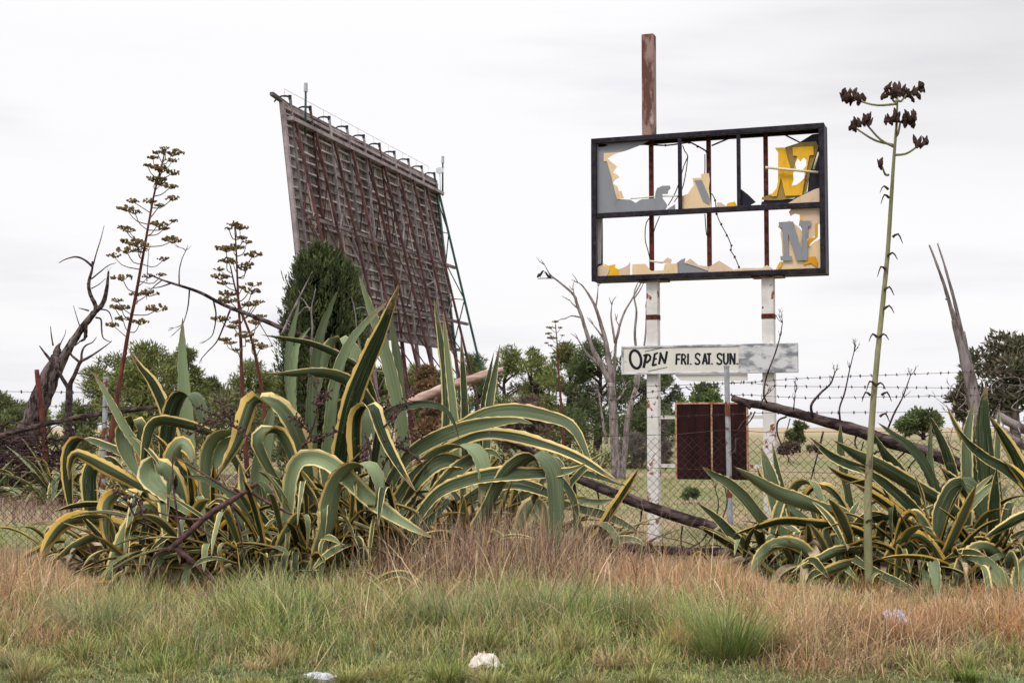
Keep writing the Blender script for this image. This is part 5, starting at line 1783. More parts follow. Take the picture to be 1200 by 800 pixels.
# dark cypress in front of the screen
cyp_d = 42.0
cy = thing('cypress_tree', 'dense dark green cypress with pointed tufts standing in front of the screen', 'tree', G(378, cyp_d))
rng = np.random.default_rng(77)
px = PX(cyp_d)
prof = [(280, 2), (290, 18), (300, 29), (315, 36), (330, 39), (350, 43), (375, 45), (400, 46), (430, 46), (470, 45), (520, 42), (555, 34)]
pv = np.array([a for a, _ in prof], dtype=float)
pw = np.array([b for _, b in prof], dtype=float)
vs_, qs_, cs_ = [], [], []
o_ = 0
for i in range(1900):
    v = rng.uniform(278, 545) if i > 120 else rng.uniform(280, 310)
    wpx = np.interp(v, pv, pw)
    a = rng.uniform(0, 2 * math.pi)
    shell = 1 - 0.35 * rng.uniform(0, 1) ** 2
    z = P(378, v, cyp_d).z - 0.62
    off_u = 0.0 if v > 300 else -3
    c0 = np.array([math.cos(a) * wpx * px * shell + off_u * px, math.sin(a) * wpx * px * shell, z])
    out = np.array([math.cos(a), math.sin(a), 0])
    tone = rng.uniform(0.65, 1.35)
    n = 22
    t = rng.uniform(0, 1, n)
    H = rng.uniform(0.28, 0.60)
    if rng.uniform() < 0.12:
        c0 = c0 + np.array([math.cos(a), math.sin(a), 0]) * 0.16
    pos = c0 + np.outer(t, np.array([0, 0, H])) + out * (0.10 * t * 1.2)[:, None] + rng.normal(0, 1, (n, 3)) * (0.105 * (1 - t * 0.85))[:, None]
    ax = np.array([0, 0, 1.0]) + out * 0.45 + rng.normal(0, 0.35, (n, 3))
    ax /= np.linalg.norm(ax, axis=1)[:, None]
    bx = np.cross(ax, rng.normal(0, 1, (n, 3)))
    bx /= np.linalg.norm(bx, axis=1)[:, None]
    s = rng.uniform(0.07, 0.15, n)[:, None]
    vv = np.stack([pos - bx * s * 0.16, pos + bx * s * 0.16, pos + ax * s + bx * s * 0.07, pos + ax * s - bx * s * 0.07], axis=1).reshape(-1, 3)
    vs_.append(vv)
    qs_.append(np.arange(n * 4).reshape(n, 4) + o_)
    base = np.array([0.058, 0.078, 0.032]) if rng.uniform() < 0.6 else np.array([0.105, 0.125, 0.045])
    cs_.append(np.repeat(base[None] * tone * rng.uniform(0.85, 1.15, (n, 1)), 4, axis=0))
    o_ += n * 4
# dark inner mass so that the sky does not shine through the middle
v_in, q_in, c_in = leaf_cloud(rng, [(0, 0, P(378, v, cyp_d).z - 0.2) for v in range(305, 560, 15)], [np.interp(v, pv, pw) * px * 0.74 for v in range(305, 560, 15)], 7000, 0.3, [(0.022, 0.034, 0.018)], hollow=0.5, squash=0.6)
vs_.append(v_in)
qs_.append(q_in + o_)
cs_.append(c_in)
link_mesh('crown', fast_mesh('crown', np.concatenate(vs_), quads=np.concatenate(qs_), col=np.concatenate(cs_)), M['foliage'], cy)
mb = MB()
mb.tube([(0, 0, -0.05), (0.02, 0, 1.2), (0, 0, 5.0)], [0.16, 0.13, 0.03], sides=8, n=9)
mb.build('trunk', M['bark_dark'], cy, smooth=True)

# ------------------------------------------------------------------ litter on the verge
def crumple(name, u, d, w_, h_, mat, label, cat, seed, ridge=None):
    rng = np.random.default_rng(seed)
    n = 15
    n = 15
    g = np.linspace(-1, 1, n)
    Xg, Yg = np.meshgrid(g, g)
    ang = rng.uniform(0, 6.28, 9)
    f = sum(np.abs(np.sin(3.1 * (np.cos(a) * Xg + np.sin(a) * Yg) + k)) for k, a in enumerate(ang)) / 9
    rr_ = np.sqrt(Xg ** 2 + Yg ** 2)
    pk = np.clip(1 - np.sqrt((Xg + 0.25) ** 2 + (Yg - 0.1) ** 2) * 0.85, 0, 1) ** 0.8
    z = h_ * (pk * (0.35 + 0.9 * f) + 0.28 * f + 0.12 * rng.normal(0, 1, Xg.shape) * (rr_ < 0.95)) + 0.012
    edge = 1 + 0.25 * np.sin(3 * np.arctan2(Yg, Xg) + seed)
    x_ = Xg * w_ / 2 * edge + rng.normal(0, w_ * 0.02, Xg.shape)
    y_ = Yg * w_ * 0.4 * edge + rng.normal(0, w_ * 0.02, Xg.shape)
    top = np.stack([x_.ravel(), y_.ravel(), z.ravel()], axis=1)
    bot = top * np.array([1, 1, 0.85]) - np.array([0, 0, 0.008])
    idx = np.arange(n * n).reshape(n, n)
    q = np.stack([idx[:-1, :-1].ravel(), idx[:-1, 1:].ravel(), idx[1:, 1:].ravel(), idx[1:, :-1].ravel()], axis=1)
    rim = list(idx[0, :]) + list(idx[1:, -1]) + list(idx[-1, -2::-1]) + list(idx[-2:0:-1, 0])
    rq = [(rim[i], rim[(i + 1) % len(rim)], rim[(i + 1) % len(rim)] + n * n, rim[i] + n * n) for i in range(len(rim))]
    o = link_mesh(name, fast_mesh(name, np.concatenate([top, bot]), quads=np.concatenate([q, q[:, ::-1] + n * n, np.array(rq)])), M[mat])
    o.location = G(u, d, float(gz(np.array(G(u, d).x), np.array(d))) + (0.11 if name == 'plastic_wrapper' else 0.0))
    tag(o, label, cat)
    return o


crumple('plastic_bag', 571, 9.62, 0.20, 0.09, 'bag', 'crumpled white plastic bag lying in the grass at the bottom centre', 'plastic bag', 3)
crumple('plastic_wrapper', 1048, 10.9, 0.19, 0.10, 'foil', 'crumpled clear bluish plastic wrapper caught in dry grass at the lower right', 'wrapper', 5)
crumple('plastic_scrap', 377, 9.15, 0.18, 0.035, 'foil', 'flattened pale plastic scrap in the grass at the bottom left of centre', 'litter', 6)
crumple('paper_scrap', 643, 9.15, 0.045, 0.03, 'bag', 'tiny pale paper scrap right of the white bag', 'litter', 7)
# ------------------------------------------------------------------ agaves
XS = np.array([-1.0, -0.86, -0.62, -0.3, 0.0, 0.3, 0.62, 0.86, 1.0])


class Leaves:
    """collects the leaves of one plant into one mesh"""

    def __init__(self, seed):
        self.r = np.random.default_rng(seed)
        self.v, self.q, self.uv, self.c = [], [], [], []
        self.o = 0

    def strip(self, path, W, half, conc, hue, wax, teeth=True, thick=0.016, fold=0.5, xs=XS):
        """path n x 3, W n x 3 unit width directions, half n half-widths"""
        n, k = len(path), len(xs)
        T = np.gradient(path, axis=0)
        T /= np.linalg.norm(T, axis=1)[:, None] + 1e-9
        W = W - T * np.sum(W * T, axis=1)[:, None]
        W /= np.linalg.norm(W, axis=1)[:, None] + 1e-9
        Nn = np.cross(T, W)
        if np.mean(Nn[:, 2]) < 0:
            Nn = -Nn
        t = np.linspace(0, 1, n)
        ww = np.repeat(half[:, None], k, axis=1) * xs[None, :]
        if teeth:
            tt = 1 + 0.10 * ((np.arange(n) % 2) * 2 - 1) * self.r.uniform(0.2, 1, n)
            ww[:, 0] *= tt
            ww[:, -1] *= 1 + 0.10 * (((np.arange(n) + 1) % 2) * 2 - 1) * self.r.uniform(0.2, 1, n)
        wave = 0.09 * np.sin(t * self.r.uniform(6, 12) + self.r.uniform(0, 6)) + 0.05 * np.sin(t * 23 + self.r.uniform(0, 6))
        half = half * (1 + 0.06 * np.sin(t * self.r.uniform(9, 17) + self.r.uniform(0, 6)))
        lift = conc * half[:, None] * (np.abs(xs[None, :]) ** (1.6 - fold * 0.6)) * (0.9 - 0.35 * t[:, None]) + half[:, None] * wave[:, None] * np.sign(xs)[None, :] * np.abs(xs)[None, :]
        up = path[:, None, :] + W[:, None, :] * ww[:, :, None] + Nn[:, None, :] * lift[:, :, None]
        th = thick * (1 - 0.75 * t)[:, None] * (1 - xs[None, :] ** 2) ** 0.7 + 0.0015
        lo = up - Nn[:, None, :] * th[:, :, None]
        verts = np.concatenate([up.reshape(-1, 3), lo.reshape(-1, 3)])
        idx = np.arange(n * k).reshape(n, k)
        q = np.stack([idx[:-1, :-1].ravel(), idx[:-1, 1:].ravel(), idx[1:, 1:].ravel(), idx[1:, :-1].ravel()], axis=1)
        m = n * k
        e1 = np.stack([idx[:-1, 0], idx[1:, 0], idx[1:, 0] + m, idx[:-1, 0] + m], axis=1)
        e2 = np.stack([idx[1:, -1], idx[:-1, -1], idx[:-1, -1] + m, idx[1:, -1] + m], axis=1)
        e3 = np.stack([idx[-1, :-1], idx[-1, 1:], idx[-1, 1:] + m, idx[-1, :-1] + m], axis=1)
        q = np.concatenate([q, q[:, ::-1] + m, e1, e2, e3])
        uu = np.stack([np.repeat(((xs + 1) / 2)[None, :], n, axis=0).ravel(), np.repeat(t[:, None], k, axis=1).ravel()], axis=1)
        self.v.append(verts)
        self.q.append(q + self.o)
        self.uv.append(np.concatenate([uu, uu]))
        cc = np.tile(np.array([[hue, wax, self.r.uniform(), 1.0]]), (2 * m, 1))
        cc[m:, 3] = 0.0
        self.c.append(cc)
        self.o += 2 * m

    def widths(self, n, half):
        t = np.linspace(0, 1, n)
        w_ = np.interp(t, [0, 0.12, 0.35, 0.6, 0.78, 0.9, 0.965, 1.0], [0.9, 0.74, 0.9, 1.0, 0.80, 0.45, 0.17, 0.012])
        return half * w_

    def hero(self, pts, wpx, d0, d1, roll=35.0, phi=None, conc=None, hue=None, wax=None, n=40):
        """a leaf followed along its middle line in the photograph, base first; it gets its own distance"""
        m = len(pts)
        q = [P(u, v, d0 + (d1 - d0) * i / (m - 1)) for i, (u, v) in enumerate(pts)]
        path = crom(q, n)
        T = np.gradient(path, axis=0)
        T /= np.linalg.norm(T, axis=1)[:, None]
        view = path - np.array([0, 0, EYE])
        view /= np.linalg.norm(view, axis=1)[:, None]
        dm = (d0 + d1) / 2
        half = 0.94 * wpx * PX(dm) / 2
        if phi is None:
            Ni = np.cross(T, view)
            Ni /= np.linalg.norm(Ni, axis=1)[:, None] + 1e-6
            for i in range(1, n):
                if np.dot(Ni[i], Ni[i - 1]) < 0:
                    Ni[i] = -Ni[i]
            a = math.radians(roll)
            W = math.cos(a) * Ni + math.sin(a) * view
            half /= max(0.72, math.cos(a))
        else:
            a = math.radians(phi)
            Wc = np.array([math.sin(a), math.cos(a), 0.0])
            W = np.repeat(Wc[None, :], n, axis=0)
            half /= max(0.62, abs(math.sin(a)))
        r = self.r
        self.strip(path, W, self.widths(n, min(half, 0.135)), (r.uniform(0.3, 0.75) if conc is None else conc), r.uniform(0, 1) if hue is None else min(1, max(0, hue + 0.2 + r.normal(0, 0.12))), r.uniform(0.25, 0.95) if wax is None else min(1.0, max(0.0, (wax - 0.42) * 1.45 + 0.40 + r.normal(0, 0.1))))

    def grow(self, base, az, elev, length, half, droop, bend_at=None, bend=0.0, hue=0.5, wax=0.5, n=26, twist=0.0, teeth=True, xs=XS):
        """a leaf that grows from a rosette, curves under its weight and may be folded over"""
        r = self.r
        h = np.array([math.cos(az), math.sin(az), 0.0])
        up = np.array([0, 0, 1.0])
        e = elev
        p = np.array(base, dtype=float) + h * 0.06
        path = [p.copy()]
        st = length / (n - 1)
        side = np.array([-math.sin(az), math.cos(az), 0.0])
        sway = r.normal(0, 0.012)
        a2 = az
        Ws = [side.copy()]
        for i in range(1, n):
            t = i / (n - 1)
            e -= droop * (0.3 + 1.4 * t) / n
            if bend_at is not None and abs(t - bend_at) < 0.09:
                e -= bend / (0.18 * n)
            a2 += sway
            hh = np.array([math.cos(a2), math.sin(a2), 0.0])
            d = hh * math.cos(e) + up * math.sin(e)
            p = p + d * st
            if p[2] < 0.03:
                p[2] = 0.03 + 0.01 * r.uniform()
            path.append(p.copy())
            sd = np.array([-math.sin(a2), math.cos(a2), 0.0])
            nrm = np.cross(d, sd)
            tw = twist * t
            Ws.append(sd * math.cos(tw) + nrm * math.sin(tw))
        self.strip(np.array(path), np.array(Ws), self.widths(n, half), r.uniform(0.25, 0.75), hue, wax, teeth=teeth, xs=xs)

    def mesh(self, name, origin):
        v = np.concatenate(self.v) - np.array(origin)
        return fast_mesh(name, v, quads=np.concatenate(self.q), uv=np.concatenate(self.uv), col=np.concatenate(self.c), smooth=True)


PLANTS = {}
for key, u, d in (('E', 155, 15.9), ('A', 225, 14.9), ('B', 335, 14.3), ('C', 430, 14.5), ('G', 390, 16.4), ('H', 520, 16.3), ('D', 545, 14.8), ('F', 650, 15.6),
                  ('J', 915, 15.3), ('K', 985, 14.8), ('L', 1080, 14.4), ('M', 1150, 14.5), ('N', 1225, 14.2), ('O', 1110, 16.4)):
    PLANTS[key] = (u, d, Leaves(hash(key) % 97 if False else ord(key)), G(u, d))


def H_(key, w_, pts, d=None, d1=None, **kw):
    u, d0, L, g = PLANTS[key]
    d = d0 if d is None else d
    d1 = d if d1 is None else d1
    L.hero(pts, w_, d, d1, **kw)


# ---- left clump, leaf by leaf (base first)
H_('A', 17, [(228, 640), (224, 580), (221, 530), (218, 490), (215, 450), (213, 415), (214, 372)], 16.6, 16.9, roll=-25, wax=0.75, hue=0.7)
H_('A', 16, [(218, 620), (212, 560), (205, 520), (192, 478), (178, 448), (164, 430), (151, 408)], 16.2, 16.4, roll=28, wax=0.15, hue=0.4)
H_('E', 11, [(190, 610), (180, 560), (164, 528), (148, 505), (134, 480), (121, 456), (106, 432)], 15.6, 15.4, roll=-15, wax=0.6)
H_('E', 22, [(196, 600), (180, 560), (172, 525), (164, 498), (152, 496), (144, 510), (146, 530), (158, 552), (176, 570)], 16.0, 15.4, phi=38, wax=0.5, hue=0.2)
H_('A', 18, [(196, 590), (198, 520), (204, 485), (213, 466), (225, 466), (233, 480), (238, 500), (240, 516)], 16.0, 15.6, phi=42, wax=0.25)
H_('A', 13, [(285, 560), (262, 520), (238, 505), (212, 497), (190, 494), (178, 500), (172, 520), (167, 548), (165, 566)], 15.5, 15.2, roll=38, wax=0.3)
H_('E', 17, [(225, 600), (190, 584), (160, 568), (125, 549), (98, 535), (87, 533), (82, 545), (81, 566)], 15.4, 15.6, roll=20, wax=0.35, hue=0.15)
H_('E', 14, [(190, 560), (150, 535), (120, 522), (98, 515), (84, 522), (79, 545), (81, 580), (86, 614)], 17.4, 17.2, phi=50, wax=0.25, hue=0.3)
H_('E', 20, [(160, 585), (130, 545), (112, 543), (105, 560), (106, 585), (106, 610), (104, 640)], 17.0, 16.8, phi=65, wax=0.02, hue=0.3)  # near-black leaf, the shadow there put into its colour
H_('A', 17, [(255, 640), (220, 606), (190, 596), (160, 582), (142, 579), (127, 588), (124, 606), (125, 628), (130, 648)], 14.9, 14.6, phi=45, wax=0.55, hue=0.1)
H_('E', 20, [(190, 640), (150, 622), (118, 612), (92, 609), (74, 616), (60, 632), (51, 648), (47, 664)], 15.2, 14.8, roll=28, wax=0.55, hue=0.05)
H_('E', 12, [(180, 660), (150, 640), (118, 628), (88, 640), (70, 652), (56, 660)], 15.4, 15.0, roll=30, wax=0.5, hue=0.4)
H_('E', 9, [(150, 670), (130, 650), (118, 630), (102, 612), (92, 600)], 15.0, 14.9, roll=15, wax=0.1)
H_('A', 19, [(245, 640), (215, 604), (188, 596), (168, 598), (155, 612), (141, 640), (130, 670), (121, 690), (117, 704)], 14.7, 14.3, roll=15, wax=0.8, hue=0.8)
H_('A', 29, [(222, 640), (206, 570), (190, 548), (178, 549), (175, 562), (192, 580), (215, 597), (238, 612)], 14.9, 14.5, phi=55, wax=0.75, hue=0.6)
H_('A', 20, [(260, 660), (232, 632), (208, 624), (195, 636), (190, 656), (187, 676), (190, 694)], 14.6, 14.3, phi=50, wax=0.7, hue=0.3)
H_('A', 14, [(330, 690), (300, 662), (275, 648), (245, 640), (215, 628), (196, 622)], 14.7, 14.6, roll=30, wax=0.1, hue=0.1)
H_('A', 28, [(235, 640), (212, 590), (204, 560), (203, 535), (212, 520), (222, 528), (226, 545)], 15.6, 15.2, roll=8, wax=0.7, hue=0.5)
H_('A', 15, [(260, 650), (240, 600), (222, 565), (206, 545), (190, 520), (180, 508)], 15.3, 15.5, roll=40, wax=0.3, hue=0.1)
H_('A', 24, [(255, 610), (246, 560), (250, 528), (262, 512), (276, 510), (262, 520), (252, 540), (246, 558)], 15.3, 14.9, phi=40, wax=0.75, hue=0.7)
H_('B', 22, [(372, 650), (364, 590), (357, 545), (346, 508), (328, 480), (310, 471), (296, 472), (288, 492), (280, 516), (266, 540), (251, 564)], 14.8, 14.2, phi=50, wax=0.45, hue=0.3)
H_('B', 25, [(320, 660), (306, 600), (304, 560), (310, 520), (317, 486), (322, 470)], 15.0, 15.1, roll=-12, wax=0.75, hue=0.7)
H_('B', 21, [(362, 665), (347, 610), (328, 568), (310, 534), (304, 516), (313, 507), (326, 508), (337, 525), (350, 560), (366, 582), (380, 606)], 14.2, 13.9, phi=-48, wax=0.45, hue=0.15)
H_('B', 22, [(330, 660), (338, 600), (342, 560), (352, 540), (372, 538), (392, 548), (412, 566), (438, 590), (465, 608), (490, 622), (512, 632)], 14.0, 13.6, roll=18, wax=0.75, hue=0.6)
H_('B', 22, [(372, 682), (376, 650), (386, 616), (389, 590), (397, 565), (412, 549), (430, 547), (441, 560), (443, 578), (439, 596)], 13.8, 13.6, phi=40, wax=0.75, hue=0.5)
H_('G', 15, [(372, 660), (367, 580), (364, 510), (365, 462), (369, 420), (376, 388), (386, 362), (398, 336)], 15.6, 15.9, roll=-30, wax=0.45, hue=0.8)
H_('G', 15, [(388, 660), (384, 560), (388, 490), (395, 440), (407, 408), (422, 386), (440, 367), (458, 349)], 15.2, 15.0, roll=32, wax=0.5, hue=0.7)
H_('C', 25, [(394, 670), (394, 590), (399, 540), (406, 500), (416, 462), (431, 424), (446, 390), (458, 360), (470, 328)], 14.9, 14.6, roll=-20, wax=0.22, hue=0.3)
H_('C', 18, [(482, 670), (480, 600), (477, 555), (472, 505), (464, 462), (455, 424), (443, 385), (431, 352), (419, 318)], 15.6, 15.8, roll=10, wax=0.7, hue=0.6)
H_('G', 13, [(472, 600), (470, 520), (467, 448), (463, 410), (459, 385), (457, 362)], 16.4, 16.5, roll=-25, wax=0.45, hue=0.7)
H_('H', 12, [(512, 640), (520, 550), (524, 490), (523, 440), (518, 405), (513, 375), (508, 346)], 16.2, 16.3, roll=30, wax=0.25, hue=0.6)
H_('H', 11, [(538, 640), (535, 540), (531, 480), (526, 435), (522, 395), (519, 360)], 16.0, 16.0, roll=-10, wax=0.7, hue=0.7)
H_('H', 11, [(540, 640), (545, 540), (545, 480), (543, 440), (540, 392)], 16.7, 16.9, roll=20, wax=0.1, hue=0.8)
H_('D', 12, [(568, 620), (570, 520), (573, 475), (578, 445), (586, 403)], 16.2, 16.4, roll=-20, wax=0.3, hue=0.7)
H_('D', 8, [(572, 600), (566, 520), (567, 475), (573, 440), (579, 412)], 16.4, 16.6, roll=20, wax=0.15, hue=0.7)
H_('C', 15, [(470, 590), (455, 520), (437, 480), (418, 455), (395, 441), (368, 437), (340, 438), (310, 438)], 15.3, 14.7, roll=30, wax=0.45, hue=0.7)
H_('G', 11, [(352, 600), (345, 500), (339, 450), (339, 410), (345, 378), (352, 348)], 16.6, 16.9, roll=20, wax=0.4, hue=0.9)
H_('G', 11, [(348, 560), (342, 460), (345, 420), (350, 400), (366, 381)], 16.4, 16.5, roll=-5, wax=0.9, hue=0.95)
H_('G', 16, [(450, 560), (432, 470), (421, 432), (409, 408), (396, 399), (385, 410), (378, 432), (374, 452), (372, 470)], 16.2, 15.9, phi=45, wax=0.75, hue=0.75)
H_('G', 9, [(452, 520), (430, 445), (402, 420), (368, 404), (340, 398), (306, 392)], 15.9, 15.4, roll=25, wax=0.35, hue=0.9)
H_('C', 10, [(432, 620), (440, 540), (450, 492), (470, 479), (500, 474), (520, 480), (531, 494), (538, 514)], 14.7, 14.4, roll=35, wax=0.12, hue=0.5)
H_('C', 17, [(425, 640), (420, 560), (418, 500), (424, 480), (435, 478), (443, 500), (454, 525), (472, 555), (490, 580)], 14.6, 14.1, phi=48, wax=0.1, hue=0.2)
H_('G', 20, [(405, 600), (392, 520), (395, 485), (408, 474), (424, 482), (428, 505), (420, 530)], 15.7, 15.4, phi=50, wax=0.55, hue=0.7)
H_('D', 18, [(440, 620), (462, 562), (485, 532), (515, 514), (548, 502), (580, 496), (608, 493), (628, 498)], 15.0, 14.4, roll=30, wax=0.25, hue=0.1)
H_('D', 17, [(470, 590), (510, 520), (545, 498), (573, 485), (605, 482), (635, 487), (662, 495), (675, 507), (684, 525), (692, 545), (702, 562)], 15.3, 14.6, roll=32, wax=0.3, hue=0.1)
H_('D', 16, [(480, 590), (515, 535), (545, 516), (570, 509), (598, 511), (630, 519), (660, 529), (686, 541), (710, 556), (734, 570)], 15.0, 14.3, roll=34, wax=0.15, hue=0.15)
H_('D', 24, [(470, 620), (487, 565), (505, 538), (528, 525), (550, 525), (562, 537), (566, 556), (564, 576), (561, 594)], 14.5, 14.0, phi=58, wax=0.7, hue=0.5)
H_('C', 25, [(440, 640), (470, 585), (497, 553), (522, 540), (545, 545), (555, 560)], 14.4, 14.3, roll=15, wax=0.3, hue=0.15)
H_('D', 20, [(480, 640), (505, 590), (528, 560), (552, 540), (575, 530), (590, 540)], 14.3, 14.3, roll=20, wax=0.4, hue=0.25)
H_('D', 18, [(478, 625), (510, 582), (542, 566), (577, 558), (620, 556), (655, 554), (675, 549), (690, 540)], 14.2, 13.9, roll=36, wax=0.15, hue=0.1)
H_('D', 23, [(560, 620), (590, 560), (615, 538), (634, 537), (646, 552), (650, 580), (651, 612), (651, 640), (653, 664)], 14.1, 13.8, phi=68, wax=0.55, hue=0.8, conc=0.5)
H_('F', 13, [(600, 600), (612, 550), (630, 537), (648, 538), (660, 552), (669, 570)], 15.4, 15.0, phi=45, wax=0.4, hue=0.3)
H_('F', 12, [(685, 660), (697, 632), (716, 600), (733, 574), (750, 546)], 15.0, 14.9, roll=-25, wax=0.1, hue=0.2)
H_('F', 12, [(610, 590), (650, 590), (680, 597), (708, 604), (735, 616), (754, 628)], 15.4, 15.1, roll=25, wax=0.3, hue=0.2)
H_('F', 8, [(640, 580), (665, 581), (690, 588), (706, 588), (724, 584)], 15.3, 15.0, roll=20, wax=0.5, hue=0.5)
H_('F', 9, [(630, 555), (660, 552), (690, 556), (715, 563), (744, 574)], 15.7, 15.4, roll=25, wax=0.2, hue=0.3)
H_('F', 10, [(620, 600), (640, 560), (655, 562), (668, 580), (674, 602), (672, 636)], 14.7, 14.6, roll=35, wax=0.2, hue=0.2)
H_('F', 12, [(670, 660), (690, 625), (704, 616), (716, 624), (722, 636), (722, 652)], 14.9, 14.7, phi=40, wax=0.5, hue=0.4)
H_('F', 16, [(650, 640), (634, 602), (624, 592), (614, 606), (607, 628), (603, 648)], 14.5, 14.1, phi=45, wax=0.8, hue=0.9)
H_('D', 17, [(520, 620), (548, 588), (578, 571), (605, 568), (636, 576), (664, 592)], 14.8, 14.6, roll=38, wax=0.05, hue=0.1)
H_('F', 12, [(590, 640), (600, 600), (615, 580), (635, 575), (660, 582)], 14.9, 14.8, roll=25, wax=0.5, hue=0.3)
H_('F', 9, [(690, 650), (680, 620), (674, 590), (673, 560)], 15.6, 15.7, roll=15, wax=0.2, hue=0.4)
H_('F', 10, [(690, 660), (705, 640), (722, 634), (742, 632), (758, 640)], 15.0, 14.8, roll=35, wax=0.4, hue=0.1)
H_('C', 11, [(442, 676), (465, 648), (490, 622), (512, 602), (530, 584)], 13.9, 13.9, roll=20, wax=0.0, hue=0.6)
H_('C', 9, [(430, 680), (446, 640), (455, 600), (460, 560)], 14.0, 14.2, roll=20, wax=0.0, hue=0.1)
H_('C', 10, [(425, 692), (455, 675), (474, 673), (490, 684), (508, 698)], 13.3, 13.0, roll=25, wax=0.3, hue=0.2)
H_('B', 13, [(320, 690), (302, 650), (282, 612), (268, 580), (258, 555)], 14.6, 14.8, roll=15, wax=0.2, hue=0.1)
H_('B', 12, [(350, 690), (330, 640), (305, 600), (290, 575)], 14.3, 14.5, roll=25, wax=0.15, hue=0.05)
H_('B', 11, [(280, 690), (262, 640), (243, 600), (230, 570)], 14.4, 14.7, roll=20, wax=0.2, hue=0.1)
# ---- right clump
H_('J', 16, [(928, 665), (910, 632), (890, 607), (870, 582), (852, 566), (836, 557), (821, 545)], 15.6, 15.3, roll=-22, wax=0.25, hue=0.3)
H_('K', 19, [(1010, 640), (990, 604), (968, 598), (940, 588), (910, 577), (885, 562), (859, 546)], 15.0, 14.7, roll=20, wax=0.6, hue=0.7)
H_('J', 22, [(920, 670), (917, 625), (911, 593), (904, 562), (898, 543), (892, 524)], 16.2, 16.4, roll=10, wax=0.4, hue=0.8)
H_('J', 9, [(925, 640), (918, 580), (911, 550), (905, 518)], 16.6, 16.7, roll=20, wax=0.3, hue=0.6)
H_('J', 8, [(918, 620), (904, 580), (893, 562), (887, 546)], 16.6, 16.7, roll=20, wax=0.1, hue=0.6)
H_('J', 15, [(935, 692), (908, 668), (884, 653), (862, 632), (843, 611), (816, 588)], 14.9, 14.8, roll=-25, wax=0.1, hue=0.15)
H_('J', 10, [(910, 665), (882, 651), (860, 641), (838, 628), (817, 616)], 15.2, 15.0, roll=25, wax=0.15, hue=0.6)
H_('J', 17, [(962, 672), (945, 645), (925, 636), (905, 640), (889, 655), (879, 680)], 14.5, 14.2, roll=25, wax=0.6, hue=0.2)
H_('K', 12, [(1050, 655), (1010, 625), (978, 617), (945, 613), (918, 611), (890, 617), (858, 626)], 14.7, 14.4, roll=38, wax=0.05, hue=0.1)
H_('J', 15, [(940, 640), (930, 590), (936, 570), (950, 567), (960, 582), (966, 598)], 15.6, 15.2, phi=50, wax=0.6, hue=0.4)
H_('K', 14, [(1000, 620), (985, 590), (970, 574), (955, 572), (945, 582), (942, 600)], 15.8, 15.5, phi=50, wax=0.1, hue=0.1)
H_('K', 12, [(1002, 620), (993, 570), (986, 530), (985, 495)], 16.2, 16.3, roll=20, wax=0.3, hue=0.4)
H_('K', 14, [(1065, 605), (1040, 572), (1015, 553), (992, 544), (970, 532), (949, 512)], 15.5, 15.3, roll=-28, wax=0.12, hue=0.4)
H_('K', 11, [(1060, 600), (1030, 577), (1005, 564), (986, 557), (969, 545)], 15.3, 15.0, roll=25, wax=0.35, hue=0.3)
H_('L', 13, [(1110, 640), (1097, 580), (1083, 546), (1067, 525), (1049, 511), (1029, 495)], 15.9, 16.0, roll=-28, wax=0.15, hue=0.5)
H_('L', 15, [(1085, 620), (1068, 575), (1052, 550), (1037, 532), (1024, 508)], 15.9, 16.0, roll=20, wax=0.12, hue=0.7)
H_('L', 20, [(1140, 620), (1110, 594), (1085, 578), (1058, 562), (1030, 546), (1002, 532), (978, 516)], 14.8, 14.6, roll=22, wax=0.5, hue=0.7)
H_('L', 16, [(1112, 675), (1101, 650), (1087, 620), (1070, 597), (1050, 578), (1026, 559), (1000, 545)], 14.4, 14.3, roll=-15, wax=0.15, hue=0.05)
H_('L', 14, [(1100, 660), (1070, 622), (1045, 596), (1020, 578), (1000, 566)], 14.6, 14.5, roll=22, wax=0.1, hue=0.15)
H_('O', 9, [(1093, 640), (1091, 575), (1089, 535), (1091, 494)], 16.4, 16.5, roll=-30, wax=0.4, hue=0.5)
H_('O', 13, [(1135, 620), (1118, 562), (1108, 530), (1099, 508), (1089, 486)], 16.2, 16.3, roll=20, wax=0.25, hue=0.5)
H_('M', 16, [(1138, 660), (1134, 600), (1132, 545), (1133, 508), (1142, 468)], 15.7, 15.9, roll=-22, wax=0.3, hue=0.7)
H_('M', 23, [(1166, 680), (1163, 620), (1158, 560), (1154, 515), (1153, 485), (1156, 447)], 15.3, 15.4, roll=12, wax=0.22, hue=0.7)
H_('M', 12, [(1145, 640), (1146, 570), (1144, 520), (1150, 486)], 15.9, 15.9, roll=30, wax=0.4, hue=0.4)
H_('N', 13, [(1240, 620), (1210, 580), (1180, 552), (1155, 537), (1135, 520), (1118, 496)], 14.9, 14.7, roll=-25, wax=0.05, hue=0.15)
H_('O', 9, [(1150, 600), (1138, 545), (1127, 512), (1117, 492), (1109, 474)], 16.3, 16.4, roll=20, wax=0.3, hue=0.4)
H_('N', 19, [(1225, 640), (1208, 580), (1192, 540), (1176, 512), (1158, 485)], 15.3, 15.4, roll=18, wax=0.15, hue=0.3)
H_('M', 9, [(1178, 620), (1170, 560), (1170, 510), (1171, 476)], 15.9, 16.0, roll=20, wax=0.35, hue=0.6)
H_('L', 30, [(1160, 650), (1148, 590), (1132, 572), (1117, 576), (1106, 595), (1100, 618), (1097, 642)], 14.6, 14.2, phi=62, wax=0.5, hue=0.7, conc=0.2)
H_('L', 16, [(1112, 680), (1100, 655), (1090, 630), (1080, 612), (1068, 603), (1058, 612), (1051, 628), (1047, 640)], 14.2, 13.9, phi=48, wax=0.35, hue=0.15)
H_('L', 14, [(1108, 665), (1092, 640), (1075, 628), (1057, 633), (1044, 645), (1034, 656)], 14.1, 13.9, roll=30, wax=0.5, hue=0.15)
